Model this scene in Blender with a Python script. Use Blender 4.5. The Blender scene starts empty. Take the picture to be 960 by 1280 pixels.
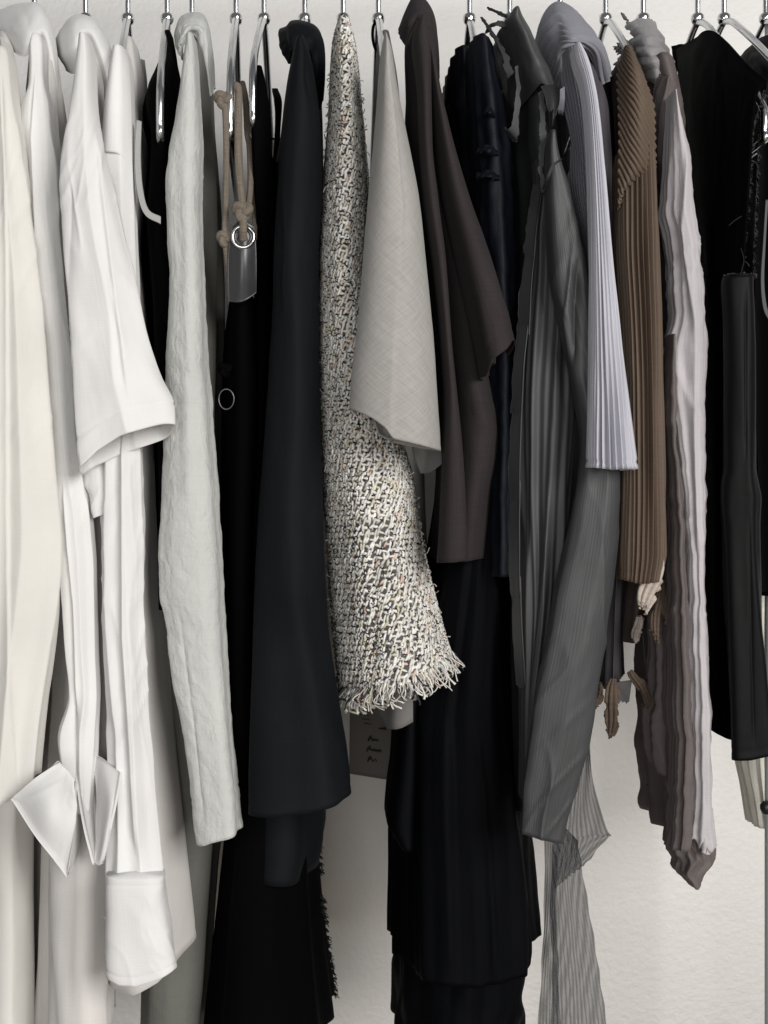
import bpy, math, random
import numpy as np

# ------------------------------------------------------------------ camera, world, light, exposure
D = 1.5            # camera to the rail's vertical plane, metres
K = 0.00086        # metres per photo pixel in that plane
CX, CY = 430.0, 640.0
ZC = 1.25
scene = bpy.context.scene
COL = scene.collection
cam_d = bpy.data.cameras.new('camera')
cam = bpy.data.objects.new('camera', cam_d)
COL.objects.link(cam)
cam.location = (0, -D, ZC)
cam.rotation_euler = (math.radians(90), 0, 0)
cam_d.sensor_fit = 'VERTICAL'
cam_d.sensor_height = 24.0
cam_d.lens = 24.0 * D / (1280 * K)
cam_d.shift_x = 50.0 / 1280.0
cam_d.clip_start = 0.05
cam_d.clip_end = 50
scene.camera = cam

world = bpy.data.worlds.new('World')
scene.world = world
world.use_nodes = True
world.node_tree.nodes['Background'].inputs[0].default_value = (0.93, 0.96, 1.0, 1)
world.node_tree.nodes['Background'].inputs[1].default_value = 0.14

def area(name, loc, target, size, size_y, power, color):
    d = bpy.data.lights.new(name, 'AREA')
    d.shape = 'RECTANGLE'; d.size = size; d.size_y = size_y; d.energy = power; d.color = color
    o = bpy.data.objects.new(name, d); COL.objects.link(o)
    o.location = loc
    from mathutils import Vector
    o.rotation_euler = (Vector(target) - Vector(loc)).to_track_quat('-Z', 'Y').to_euler()
    return o
area('window_light', (2.2, -4.1, 2.3), (0.1, 0.0, 1.2), 2.1, 2.0, 192, (1.0, 0.97, 0.94))
area('fill_light', (-0.6, -4.2, 1.15), (0.0, 0.0, 1.0), 1.8, 1.5, 46, (1.0, 0.99, 0.975))  # added frontal fill that lifts the wall between the clothes, not a real lamp

scene.view_settings.view_transform = 'Standard'
scene.view_settings.look = 'None'
scene.view_settings.exposure = 0.0
scene.view_settings.gamma = 1.0
scene.view_settings.use_curve_mapping = False

# ------------------------------------------------------------------ helpers
def P(px, py, Y):
    s = K * (D + Y) / D
    return ((px - CX) * s, Y, ZC - (py - CY) * s)

def hash3(i, j, k, seed):
    n = (i.astype(np.int64) * 374761393 + j.astype(np.int64) * 668265263 + k.astype(np.int64) * 2147483647 + seed * 1274126177) & 0xffffffff
    n = ((n ^ (n >> 13)) * 1274126177) & 0xffffffff
    n = n ^ (n >> 16)
    return (n & 0xffff) / 32767.5 - 1.0

def vnoise(x, y, z=None, seed=0):
    x = np.asarray(x, float); y = np.asarray(y, float)
    z = np.zeros_like(x) if z is None else np.asarray(z, float) + np.zeros_like(x)
    i, j, k = np.floor(x), np.floor(y), np.floor(z)
    fx, fy, fz = x - i, y - j, z - k
    fx, fy, fz = [f * f * f * (f * (f * 6 - 15) + 10) for f in (fx, fy, fz)]
    r = 0
    for a in (0, 1):
        for b in (0, 1):
            for c in (0, 1):
                w = (fx if a else 1 - fx) * (fy if b else 1 - fy) * (fz if c else 1 - fz)
                r = r + w * hash3(i + a, j + b, k + c, seed)
    return r

def fbm(x, y, z=None, seed=0, octs=3):
    r, a, f = 0, 1.0, 1.0
    for o in range(octs):
        r = r + a * vnoise(np.asarray(x) * f, np.asarray(y) * f, None if z is None else np.asarray(z) * f, seed + o * 17)
        a *= 0.5; f *= 2.03
    return r

def pchip(x, y, xn):
    x = np.asarray(x, float); y = np.asarray(y, float)
    h = np.diff(x); d = np.diff(y) / h
    m = np.zeros_like(y)
    if len(x) == 2:
        m[:] = d[0]
    else:
        for i in range(1, len(x) - 1):
            if d[i - 1] * d[i] > 0:
                w1 = 2 * h[i] + h[i - 1]; w2 = h[i] + 2 * h[i - 1]
                m[i] = (w1 + w2) / (w1 / d[i - 1] + w2 / d[i])
        m[0], m[-1] = d[0], d[-1]
    k = np.clip(np.searchsorted(x, xn) - 1, 0, len(x) - 2)
    t = (xn - x[k]) / h[k]
    return ((2*t**3 - 3*t**2 + 1) * y[k] + (t**3 - 2*t**2 + t) * h[k] * m[k]
            + (-2*t**3 + 3*t**2) * y[k+1] + (t**3 - t**2) * h[k] * m[k+1])

def catmull(c, t):
    # c: (n, ...) control values, t: (m,) or array in 0..1
    c = np.asarray(c, float); n = len(c)
    if n == 1: return np.repeat(c, len(t), 0)
    e = np.concatenate([[2*c[0] - c[1]], c, [2*c[-1] - c[-2]]])
    f = np.clip(t, 0, 1) * (n - 1)
    k = np.clip(np.floor(f).astype(int), 0, n - 2); u = f - k
    u = u.reshape(u.shape + (1,) * (c.ndim - 1))
    a, b, cc, d = e[k], e[k+1], e[k+2], e[k+3]
    return 0.5 * (2*b + (cc - a)*u + (2*a - 5*b + 4*cc - d)*u**2 + (3*b - a - 3*cc + d)*u**3)

def mesh_obj(name, verts, quads, mat, parent=None, uv=None, smooth=True, tris=None, col=None):
    verts = np.asarray(verts, float).reshape(-1, 3)
    if parent is not None:
        w_, q_ = np.zeros(3), parent
        while q_ is not None: w_ += np.array(q_.location); q_ = q_.parent
        verts = verts - w_
    me = bpy.data.meshes.new(name)
    quads = np.asarray(quads, int).reshape(-1, 4)
    nt = 0 if tris is None else len(tris)
    loops = quads.ravel() if not nt else np.concatenate([quads.ravel(), np.asarray(tris, int).ravel()])
    me.vertices.add(len(verts)); me.vertices.foreach_set('co', verts.ravel())
    me.loops.add(len(loops)); me.loops.foreach_set('vertex_index', loops.astype(np.int32))
    nq = len(quads)
    me.polygons.add(nq + nt)
    st = np.concatenate([np.arange(nq) * 4, nq * 4 + np.arange(nt) * 3]).astype(np.int32)
    me.polygons.foreach_set('loop_start', st)
    me.update(calc_edges=True)
    me.validate()
    if smooth:
        me.polygons.foreach_set('use_smooth', np.ones(len(me.polygons), bool))
    if uv is not None:
        l = me.uv_layers.new(name='UVMap')
        idx = np.empty(len(me.loops), np.int32); me.loops.foreach_get('vertex_index', idx)
        l.data.foreach_set('uv', np.asarray(uv, float).reshape(-1, 2)[idx].ravel())
    if col is not None:
        a = me.color_attributes.new('tint', 'FLOAT_COLOR', 'POINT')
        c = np.ones((len(verts), 4)); c[:, :3] = col
        a.data.foreach_set('color', c.ravel())
    me.materials.append(mat)
    o = bpy.data.objects.new(name, me); COL.objects.link(o)
    if parent is not None: o.parent = parent
    return o

def grid_quads(nr, nc, wrap, off=0):
    r = np.arange(nr - 1)[:, None]
    c = np.arange(nc if wrap else nc - 1)[None, :]
    c2 = (c + 1) % nc
    return np.stack([off + r*nc + c, off + r*nc + c2, off + (r+1)*nc + c2, off + (r+1)*nc + c], -1).reshape(-1, 4)

def tag(o, label, cat, group=None):
    o['label'] = label; o['category'] = cat
    if group: o['group'] = group
    return o

def thing(name, label, cat, loc, group=None):
    o = bpy.data.objects.new(name, None); COL.objects.link(o)
    o.location = loc; o.empty_display_size = 0.03
    return tag(o, label, cat, group)

def garment(name, label, cat, px, py, Y=-0.1):
    return thing(name, label, cat, P(px, py, Y), 'clothes hanging on the rail')

# a closed cloth tube through photo-traced left/right edges, with its own depth, folds and hem
def loft(name, rows, mat, parent, yn=-0.2, yf=-0.1, p=2.4, nu=112, nv=150, folds=(), wr=(), creases=(),
         hem=None, back=0.0, shear=0.0, seed=0, pleat=None, yref=0.3, inner=0.05, hemline=(), build=True, cap=True, wav=None):
    if build: nu, nv = int(nu * 0.88) if nu < 300 else int(nu * 0.78), int(nv * 0.73)
    py = np.array([r[0] for r in rows], float)
    L = np.array([r[1] for r in rows], float); R = np.array([r[2] for r in rows], float)
    YN = np.array([r[3] if len(r) > 3 else yn for r in rows]); YF = np.array([r[4] if len(r) > 4 else yf for r in rows])
    v = np.linspace(0, 1, nv) ** 1.0
    pv = py[0] + (py[-1] - py[0]) * v
    L, R, YN, YF = [pchip(py, a, pv) for a in (L, R, YN, YF)]
    if wav:
        L = L + wav[0] * fbm(v * wav[1], v * 0 + 1.5, seed=seed + 7, octs=3) * np.minimum(1, v * 8)
        R = R + wav[0] * fbm(v * wav[1], v * 0 + 8.5, seed=seed + 9, octs=3) * np.minimum(1, v * 8)
    yr = YN + yref * np.minimum(YF - YN, 0.12)
    s = K * (D + yr) / D
    xl = (L - CX) * s; xr = (R - CX) * s
    xc, hw = (xl + xr) / 2, np.maximum((xr - xl) / 2, 0.002)
    yc, hd = (YN + YF) / 2, (YF - YN) / 2
    # angle samples spaced by arc length
    th = np.linspace(0, 2*np.pi, 1601)
    ex = 2.0 / p
    sx = np.sign(np.sin(th)) * np.abs(np.sin(th)) ** ex
    cy = np.sign(np.cos(th)) * np.abs(np.cos(th)) ** ex
    al = np.concatenate([[0], np.cumsum(np.hypot(np.diff(sx) * hw.mean(), np.diff(cy) * hd.mean()))])
    per = al[-1]
    # denser sampling on the near side
    q = np.linspace(0, 1, nu + 1)[:-1]                 # 0 = far side, 0.5 = near side
    q = q + 0.30 * np.sin(2*np.pi*q) / (2*np.pi)
    thu = np.interp(((q + 0.5) % 1.0) * per, al, th)
    SX = np.sign(np.sin(thu)) * np.abs(np.sin(thu)) ** ex
    CYY = np.sign(np.cos(thu)) * np.abs(np.cos(thu)) ** ex
    X = xc[:, None] + hw[:, None] * SX
    Y = yc[:, None] - hd[:, None] * CYY
    X = X + shear * (Y - yr[:, None])
    V = np.repeat(v[:, None], nu, 1); U = np.repeat(q[None], nv, 0)
    PV = np.repeat(pv[:, None], nu, 1)
    if hem is not None or back:
        pxv = CX + X / (K * (D + Y) / D)
        if hem is not None:
            hx = np.array([h[0] for h in hem], float); hy = np.array([h[1] for h in hem], float)
            f = np.clip((PV - (py[-1] - 0.45*(py[-1]-py[0]))) / (0.45*(py[-1]-py[0])), 0, 1)
            PV = PV + (np.interp(pxv, hx, hy) - py[-1]) * f**1.5
        if back:
            f = np.clip((V - 0.6) / 0.4, 0, 1)
            PV = PV + back * f**1.5 * (1 - CYY) / 2
    Z = ZC - (PV - CY) * s[:, None]
    # 2D normals of the section
    dX = np.roll(X, -1, 1) - np.roll(X, 1, 1); dY = np.roll(Y, -1, 1) - np.roll(Y, 1, 1)
    ln = np.hypot(dX, dY) + 1e-9
    NX, NY = dY / ln, -dX / ln
    flip = np.sign((NX * (X - xc[:, None]) + NY * (Y - yc[:, None])).sum())
    NX, NY = NX * flip, NY * flip
    cap_amp = np.minimum(1.0, hw / 0.02)[:, None]
    rng = np.random.RandomState(seed + 5)
    disp = np.zeros_like(X)
    for (a0, a1, n, sharp) in folds:
        ph, dr = rng.rand(), rng.uniform(-0.35, 0.35)
        wob = 0.35 * fbm(U * 3 + seed, V * 2.2, seed=seed + n, octs=2)
        w = np.sin(np.pi * (n * U + ph + dr * V + wob)) ** 2
        w = 1 - w ** sharp
        disp += (a0 + (a1 - a0) * V) * 0.001 * (w - 0.5) * 2 * cap_amp
    for (a, fx, fz, sl_) in [w for w in wr if len(w) == 4]:      # sharp creases
        xx = U * per * fx + sl_ * Z * fz
        n1 = fbm(xx, Z * fz + sl_ * U * per * fx * 0.3, seed=seed + 71, octs=2)
        msk = np.clip(fbm(xx * 0.4, Z * fz * 0.8, seed=seed + 29, octs=1) * 1.6 + 0.3, 0, 1)
        disp += a * 0.001 * np.clip(1 - np.abs(n1) * 1.5, 0, 1) ** 3 * msk * cap_amp
    for (a, fx, fz) in [w for w in wr if len(w) == 3]:
        cu, su = np.cos(2*np.pi*U), np.sin(2*np.pi*U)
        rr = fx * per / (2*np.pi)
        disp += a * 0.001 * fbm(cu * rr + 31.7 * seed % 91, su * rr, Z * fz, seed=seed + 3, octs=3) * cap_amp
    if pleat:
        n, a, sharp = pleat
        w = np.abs(((n * U + 0.03 * fbm(U * 9, V * 6, seed=seed)) % 1.0) * 2 - 1)
        disp += a * 0.001 * (w ** sharp - 0.5) * (0.75 + 0.5 * vnoise(np.floor(n * U), V * 3, seed=seed)) * cap_amp
    near = np.clip(-NY * 1.5, 0, 1)
    pxv = CX + X / (K * (D + Y) / D); pyv = CY - (Z - ZC) / (K * (D + Y) / D)
    for c in creases:
        kind, pts, w, dep = c
        cx = np.array([t[0] for t in pts], float); cyy = np.array([t[1] for t in pts], float)
        o = np.argsort(cyy)
        dx = pxv - np.interp(pyv, cyy[o], cx[o])
        lo, hi = cyy.min(), cyy.max()
        fade = np.clip((pyv - lo) / 40 + 0.02, 0, 1) * np.clip((hi - pyv) / 40 + 0.02, 0, 1)
        if kind == 'r': g = np.exp(-(dx / w) ** 2)
        elif kind == 'v': g = -np.exp(-np.abs(dx / w) ** 1.2)
        elif kind == 's': g = np.where(dx > 0, np.exp(-dx / w), np.exp(dx / 1.6))      # flap edge, raised on its right
        else: g = np.where(dx < 0, np.exp(dx / w), np.exp(-dx / 1.6))                  # 't': raised on its left
        disp += dep * 0.001 * g * fade * near
    for (h, wdt, dep) in hemline:
        dd = (1 - V) * (py[-1] - py[0])
        disp -= dep * 0.001 * np.exp(-((dd - h) / wdt) ** 2)
    X = X + NX * disp; Y = Y + NY * disp
    W = np.stack([X, Y, Z], -1)
    uv = np.stack([U * per, Z], -1)
    info = dict(W=W, U=U, V=V, NX=NX, NY=NY, per=per)
    if not build: return info
    parts, uvs = [W], [uv]
    if cap:
        c = W[0].mean(0); top = c + (W[0] - c) * np.array([0.04, 0.04, 1]) + np.array([0, 0, 0.002])
        parts = [top[None], W]; uvs = [uv[:1], uv]
    if inner:
        m = max(4, int(nv * inner)); t = 0.0011
        IN = W[::-1][:m].copy()
        IN[..., 0] -= NX[::-1][:m] * t; IN[..., 1] -= NY[::-1][:m] * t
        parts.append(IN); uvs.append(uv[::-1][:m])
        c = IN[-1].mean(0); parts.append((c + (IN[-1] - c) * np.array([0.05, 0.05, 1]))[None]); uvs.append(uv[nv - m:nv - m + 1])
    A = np.concatenate(parts); UVA = np.concatenate(uvs)
    info['obj'] = mesh_obj(name, A, grid_quads(len(A), nu, True), mat, parent, UVA)
    return info

# a cloth panel with thickness through a grid of (photo x, photo y, depth) points
def sheet(name, ctrl, mat, parent, nu=40, nv=60, th=0.0016, wr=(), pleat=None, rag=None, seed=0, build=True, ragf=13, edge=0):
    if nu * nv > 2500: nu, nv = int(nu * 0.85), int(nv * 0.85)
    c = np.array([[P(*q) for q in row] for row in ctrl], float)       # rows (v) x cols (u)
    v = np.linspace(0, 1, nv); u = np.linspace(0, 1, nu)
    UU, VV = np.meshgrid(u, v)
    if rag:
        for side, amt in rag.items():
            if side == 'b': VV = VV * (1 - VV**3 * amt * (0.5 + 0.5 * fbm(UU * ragf, UU * 0, seed=seed, octs=3)))
            if side == 't': VV = 1 - (1 - VV) * (1 - (1 - VV)**3 * amt * (0.5 + 0.5 * fbm(UU * ragf, UU * 0 + 7, seed=seed, octs=3)))
            if side == 'r': UU = UU * (1 - UU**3 * amt * (0.5 + 0.5 * fbm(VV * ragf, VV * 0 + 3, seed=seed, octs=3)))
            if side == 'l': UU = 1 - (1 - UU) * (1 - (1 - UU)**3 * amt * (0.5 + 0.5 * fbm(VV * ragf, VV * 0 + 9, seed=seed, octs=3)))
    # evaluate bicubic at (UU, VV)
    nr, ncol = c.shape[:2]
    e = np.concatenate([[2*c[0] - c[1]], c, [2*c[-1] - c[-2]]], 0)
    e = np.concatenate([2*e[:, :1] - e[:, 1:2], e, 2*e[:, -1:] - e[:, -2:-1]], 1)
    def basis(t):
        return 0.5 * np.stack([-t + 2*t**2 - t**3, 2 - 5*t**2 + 3*t**3, t + 4*t**2 - 3*t**3, -t**2 + t**3], -1)
    fu = np.clip(UU, 0, 1) * (ncol - 1); fv = np.clip(VV, 0, 1) * (nr - 1)
    ku = np.clip(np.floor(fu).astype(int), 0, ncol - 2); kv = np.clip(np.floor(fv).astype(int), 0, nr - 2)
    bu, bv = basis(fu - ku), basis(fv - kv)
    W = 0
    for a in range(4):
        for b in range(4):
            W = W + (bv[..., a] * bu[..., b])[..., None] * e[kv + a, ku + b]
    def norm(W):
        du = np.gradient(W, axis=1); dv = np.gradient(W, axis=0)
        n = np.cross(du, dv); n /= (np.linalg.norm(n, axis=-1, keepdims=True) + 1e-12)
        return n
    N = norm(W)
    if N[..., 1].mean() > 0: N = -N
    wid = np.linalg.norm(np.diff(W, axis=1), axis=-1).sum(1).mean(); hei = np.linalg.norm(np.diff(W, axis=0), axis=-1).sum(0).mean()
    d = np.zeros_like(UU)
    for w_ in wr:
        n1 = fbm(UU * wid * w_[1] + seed * 3.1 + (w_[3] * VV * hei * w_[2] if len(w_) == 4 else 0), VV * hei * w_[2], seed=seed, octs=3)
        d += w_[0] * 0.001 * (n1 if len(w_) == 3 else np.clip(1 - np.abs(n1) * 1.4, 0, 1) ** 3)
    if pleat:
        n, a, axis, skew = pleat
        t = (UU + skew * VV) if axis == 'u' else (VV + skew * UU)
        w = np.abs(((n * t + 0.05 * fbm(UU * 6, VV * 6, seed=seed)) % 1.0) * 2 - 1)
        d += a * 0.001 * (w - 0.5)
    if edge:   # softly thickened rim
        m = np.minimum(np.minimum(UU - UU.min(), UU.max() - UU), np.minimum(VV, VV.max() - VV))
        d += edge * 0.001 * np.exp(-(m / 0.05) ** 2)
    W = W + N * d[..., None]
    N = norm(W)
    if N[..., 1].mean() > 0: N = -N
    if not build: return W, N
    F = W + N * th / 2; B = W - N * th / 2
    A = np.concatenate([F.reshape(-1, 3), B.reshape(-1, 3)])
    q1 = grid_quads(nv, nu, False)
    n = nu * nv
    idx = np.arange(n).reshape(nv, nu)
    loop = np.concatenate([idx[0], idx[1:, -1], idx[-1, -2::-1], idx[-2:0:-1, 0]])
    nx = np.roll(loop, -1)
    rim = np.stack([loop, loop + n, nx + n, nx], -1)
    Q = np.concatenate([q1[:, ::-1], q1 + n, rim])
    uv = np.stack([UU * wid, VV * hei], -1).reshape(-1, 2)
    return mesh_obj(name, A, Q, mat, parent, np.concatenate([uv, uv]))

def sweep(pts, r, seg=8, sub=6, flat=1.0, taper=None):
    """tube through 3D points; returns verts, quads, uv"""
    pts = np.asarray(pts, float)
    n = (len(pts) - 1) * sub + 1
    C = catmull(pts, np.linspace(0, 1, n)) if len(pts) > 2 else np.linspace(pts[0], pts[-1], n)
    T = np.gradient(C, axis=0); T /= np.linalg.norm(T, axis=1, keepdims=True) + 1e-12
    up = np.array([0.0, 1.0, 0.02]) if abs(T[:, 1]).mean() < 0.7 else np.array([1.0, 0, 0.05])
    A = np.cross(T, up); A /= np.linalg.norm(A, axis=1, keepdims=True) + 1e-12
    B = np.cross(T, A)
    rr = np.full(n, r) if taper is None else r * np.interp(np.linspace(0, 1, n), np.linspace(0, 1, len(taper)), taper)
    a = np.linspace(0, 2*np.pi, seg, endpoint=False)
    V = C[:, None] + rr[:, None, None] * (A[:, None] * np.cos(a)[None, :, None] + flat * B[:, None] * np.sin(a)[None, :, None])
    V = np.concatenate([C[:1, None] + (V[:1] - C[:1, None]) * 0.05, V, C[-1:, None] + (V[-1:] - C[-1:, None]) * 0.05])
    le = np.concatenate([[0], np.cumsum(np.linalg.norm(np.diff(C, axis=0), axis=1))]); le = np.concatenate([le[:1], le, le[-1:]])
    uv = np.stack(np.broadcast_arrays(a[None] / (2*np.pi) * 2*np.pi*r, le[:, None]), -1)
    return V.reshape(-1, 3), grid_quads(n + 2, seg, True), uv.reshape(-1, 2)

def tube(name, pts, r, mat, parent, px=True, **kw):
    if px: pts = [P(*q) for q in pts]
    V, Q, uv = sweep(pts, r, **kw)
    return mesh_obj(name, V, Q, mat, parent, uv)

def bundle(items):
    """join (V, Q, col) pieces"""
    Vs, Qs, Cs, o = [], [], [], 0
    for V, Q, c in items:
        Vs.append(V); Qs.append(Q + o); Cs.append(np.repeat([c], len(V), 0)); o += len(V)
    return np.concatenate(Vs), np.concatenate(Qs), np.concatenate(Cs)

def ring(name, c, R, r, mat, parent, axis='y', seg=40, sec=10, sx=1.0, dr=0.0):
    a = np.linspace(0, 2*np.pi, seg, endpoint=False); b = np.linspace(0, 2*np.pi, sec, endpoint=False)
    rad = R + r * np.cos(b)[None]
    x = rad * np.cos(a)[:, None] * sx; z = rad * np.sin(a)[:, None]; y = r * np.sin(b)[None] + 0 * x
    V = np.stack([x, y, z] if axis == 'y' else [x, z, y], -1) + np.array(c)
    A = np.concatenate([V, V[:1]])
    return mesh_obj(name, A, grid_quads(seg + 1, sec, True), mat, parent)

def lathe(name, prof, c, mat, parent, seg=32):
    a = np.linspace(0, 2*np.pi, seg, endpoint=False)
    V = np.array([[(r*math.cos(t), r*math.sin(t), z) for t in a] for r, z in prof]) + np.array(c)
    return mesh_obj(name, V, grid_quads(len(prof), seg, True), mat, parent)

# ------------------------------------------------------------------ materials
def new_mat(name):
    m = bpy.data.materials.new(name); m.use_nodes = True
    nt = m.node_tree
    return m, nt, nt.nodes['Principled BSDF'], nt.nodes['Material Output']

def fabric(name, c1, c2=None, rough=0.85, thread=700, slub=0.0, bump=0.25, sheen=0.15, spec=0.25, mottle=0.06, crinkle=0.0, cscale=60, rot=0.0, weft=1.0):
    """woven cloth: stretched warp and weft noise in cloth metres, faint mottling, fine relief"""
    m, nt, b, out = new_mat(name)
    N, Lk = nt.nodes.new, nt.links.new
    c2 = c2 or tuple(x * 0.72 for x in c1)
    tc = N('ShaderNodeTexCoord')
    def thr(sx, sy):
        mp = N('ShaderNodeMapping'); mp.inputs['Scale'].default_value = (sx, sy, 1)
        mp.vector_type = 'TEXTURE'; mp.inputs['Scale'].default_value = (1/sx, 1/sy, 1); mp.inputs['Rotation'].default_value = (0, 0, rot)
        Lk(tc.outputs['UV'], mp.inputs['Vector'])
        n = N('ShaderNodeTexNoise'); n.inputs['Scale'].default_value = 1; n.inputs['Detail'].default_value = 2
        Lk(mp.outputs[0], n.inputs['Vector']); return n
    a, w = thr(thread, thread * 0.06), thr(thread * 0.06, thread)
    add = N('ShaderNodeMath'); add.operation = 'ADD'; Lk(a.outputs['Fac'], add.inputs[0]); 
    if weft: Lk(w.outputs['Fac'], add.inputs[1])
    else: add.inputs[1].default_value = 0.5
    mr = N('ShaderNodeMapRange'); mr.inputs['From Min'].default_value = 0.72; mr.inputs['From Max'].default_value = 1.28
    Lk(add.outputs[0], mr.inputs['Value'])
    g = N('ShaderNodeTexNoise'); g.inputs['Scale'].default_value = 9; g.inputs['Detail'].default_value = 4
    Lk(tc.outputs['Object'], g.inputs['Vector'])
    mix = N('ShaderNodeMix'); mix.data_type = 'RGBA'
    mix.inputs['A'].default_value = (*c1, 1); mix.inputs['B'].default_value = (*c2, 1)
    fac = N('ShaderNodeMath'); fac.operation = 'MULTIPLY'; fac.inputs[1].default_value = slub
    Lk(mr.outputs[0], fac.inputs[0]); Lk(fac.outputs[0], mix.inputs['Factor'])
    hs = N('ShaderNodeHueSaturation'); Lk(mix.outputs['Result'], hs.inputs['Color'])
    gv = N('ShaderNodeMapRange'); gv.inputs['From Min'].default_value = 0.3; gv.inputs['From Max'].default_value = 0.7
    gv.inputs['To Min'].default_value = 1 - mottle; gv.inputs['To Max'].default_value = 1 + mottle
    Lk(g.outputs['Fac'], gv.inputs['Value']); Lk(gv.outputs[0], hs.inputs['Value'])
    Lk(hs.outputs[0], b.inputs['Base Color'])
    b.inputs['Roughness'].default_value = rough
    b.inputs['Specular IOR Level'].default_value = spec
    b.inputs['Sheen Weight'].default_value = sheen
    b.inputs['Sheen Roughness'].default_value = 0.6
    b.inputs['Sheen Tint'].default_value = (*[min(1, x * 2 + 0.05) for x in c1], 1)
    bp = N('ShaderNodeBump'); bp.inputs['Strength'].default_value = bump; bp.inputs['Distance'].default_value = 0.0006
    Lk(mr.outputs[0], bp.inputs['Height'])
    last = bp
    if crinkle:
        mp = N('ShaderNodeMapping'); mp.inputs['Scale'].default_value = (cscale, cscale * 0.6, 1); mp.inputs['Rotation'].default_value = (0, 0, 0.5)
        Lk(tc.outputs['UV'], mp.inputs['Vector'])
        n = N('ShaderNodeTexNoise'); n.inputs['Scale'].default_value = 1; n.inputs['Detail'].default_value = 5; n.inputs['Distortion'].default_value = 0.6
        Lk(mp.outputs[0], n.inputs['Vector'])
        b2 = N('ShaderNodeBump'); b2.inputs['Strength'].default_value = crinkle; b2.inputs['Distance'].default_value = 0.004
        Lk(n.outputs['Fac'], b2.inputs['Height']); Lk(bp.outputs[0], b2.inputs['Normal']); last = b2
    Lk(last.outputs[0], b.inputs['Normal'])
    return m

def simple(name, c, rough=0.5, metal=0.0, spec=0.5, bump=0.0, bs=200):
    m, nt, b, out = new_mat(name)
    tc = nt.nodes.new('ShaderNodeTexCoord')
    n = nt.nodes.new('ShaderNodeTexNoise'); n.inputs['Scale'].default_value = bs; n.inputs['Detail'].default_value = 4
    nt.links.new(tc.outputs['Object'], n.inputs['Vector'])
    r = nt.nodes.new('ShaderNodeMapRange'); r.inputs['To Min'].default_value = max(0, rough - 0.06); r.inputs['To Max'].default_value = rough + 0.08
    nt.links.new(n.outputs['Fac'], r.inputs['Value']); nt.links.new(r.outputs[0], b.inputs['Roughness'])
    b.inputs['Base Color'].default_value = (*c, 1); b.inputs['Metallic'].default_value = metal
    b.inputs['Specular IOR Level'].default_value = spec
    if bump:
        bp = nt.nodes.new('ShaderNodeBump'); bp.inputs['Strength'].default_value = bump; bp.inputs['Distance'].default_value = 0.001
        nt.links.new(n.outputs['Fac'], bp.inputs['Height']); nt.links.new(bp.outputs[0], b.inputs['Normal'])
    return m

def tinted(name, rough=0.9):
    m, nt, b, out = new_mat(name)
    a = nt.nodes.new('ShaderNodeAttribute'); a.attribute_name = 'tint'
    n = nt.nodes.new('ShaderNodeTexNoise'); n.inputs['Scale'].default_value = 900
    tc = nt.nodes.new('ShaderNodeTexCoord'); nt.links.new(tc.outputs['Object'], n.inputs['Vector'])
    bp = nt.nodes.new('ShaderNodeBump'); bp.inputs['Strength'].default_value = 0.4; bp.inputs['Distance'].default_value = 0.0006
    nt.links.new(n.outputs['Fac'], bp.inputs['Height']); nt.links.new(bp.outputs[0], b.inputs['Normal'])
    nt.links.new(a.outputs['Color'], b.inputs['Base Color'])
    b.inputs['Roughness'].default_value = rough; b.inputs['Specular IOR Level'].default_value = 0.2
    return m

def plaster():
    m, nt, b, out = new_mat('plaster')
    N, Lk = nt.nodes.new, nt.links.new
    tc = N('ShaderNodeTexCoord')
    n1 = N('ShaderNodeTexNoise'); n1.inputs['Scale'].default_value = 130; n1.inputs['Detail'].default_value = 5; n1.inputs['Roughness'].default_value = 0.55
    n2 = N('ShaderNodeTexNoise'); n2.inputs['Scale'].default_value = 2.2; n2.inputs['Detail'].default_value = 3
    n3 = N('ShaderNodeTexNoise'); n3.inputs['Scale'].default_value = 45; n3.inputs['Detail'].default_value = 3
    for n in (n1, n2, n3): Lk(tc.outputs['Object'], n.inputs['Vector'])
    mix = N('ShaderNodeMix'); mix.data_type = 'RGBA'
    mix.inputs['A'].default_value = (0.84, 0.825, 0.80, 1); mix.inputs['B'].default_value = (0.88, 0.868, 0.845, 1)
    Lk(n2.outputs['Fac'], mix.inputs['Factor']); Lk(mix.outputs['Result'], b.inputs['Base Color'])
    b.inputs['Roughness'].default_value = 0.55; b.inputs['Specular IOR Level'].default_value = 0.35
    bp = N('ShaderNodeBump'); bp.inputs['Strength'].default_value = 0.45; bp.inputs['Distance'].default_value = 0.0022
    b3 = N('ShaderNodeBump'); b3.inputs['Strength'].default_value = 0.3; b3.inputs['Distance'].default_value = 0.002
    Lk(n3.outputs['Fac'], b3.inputs['Height']); Lk(n1.outputs['Fac'], bp.inputs['Height'])
    Lk(b3.outputs[0], bp.inputs['Normal']); Lk(bp.outputs[0], b.inputs['Normal'])
    return m

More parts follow.
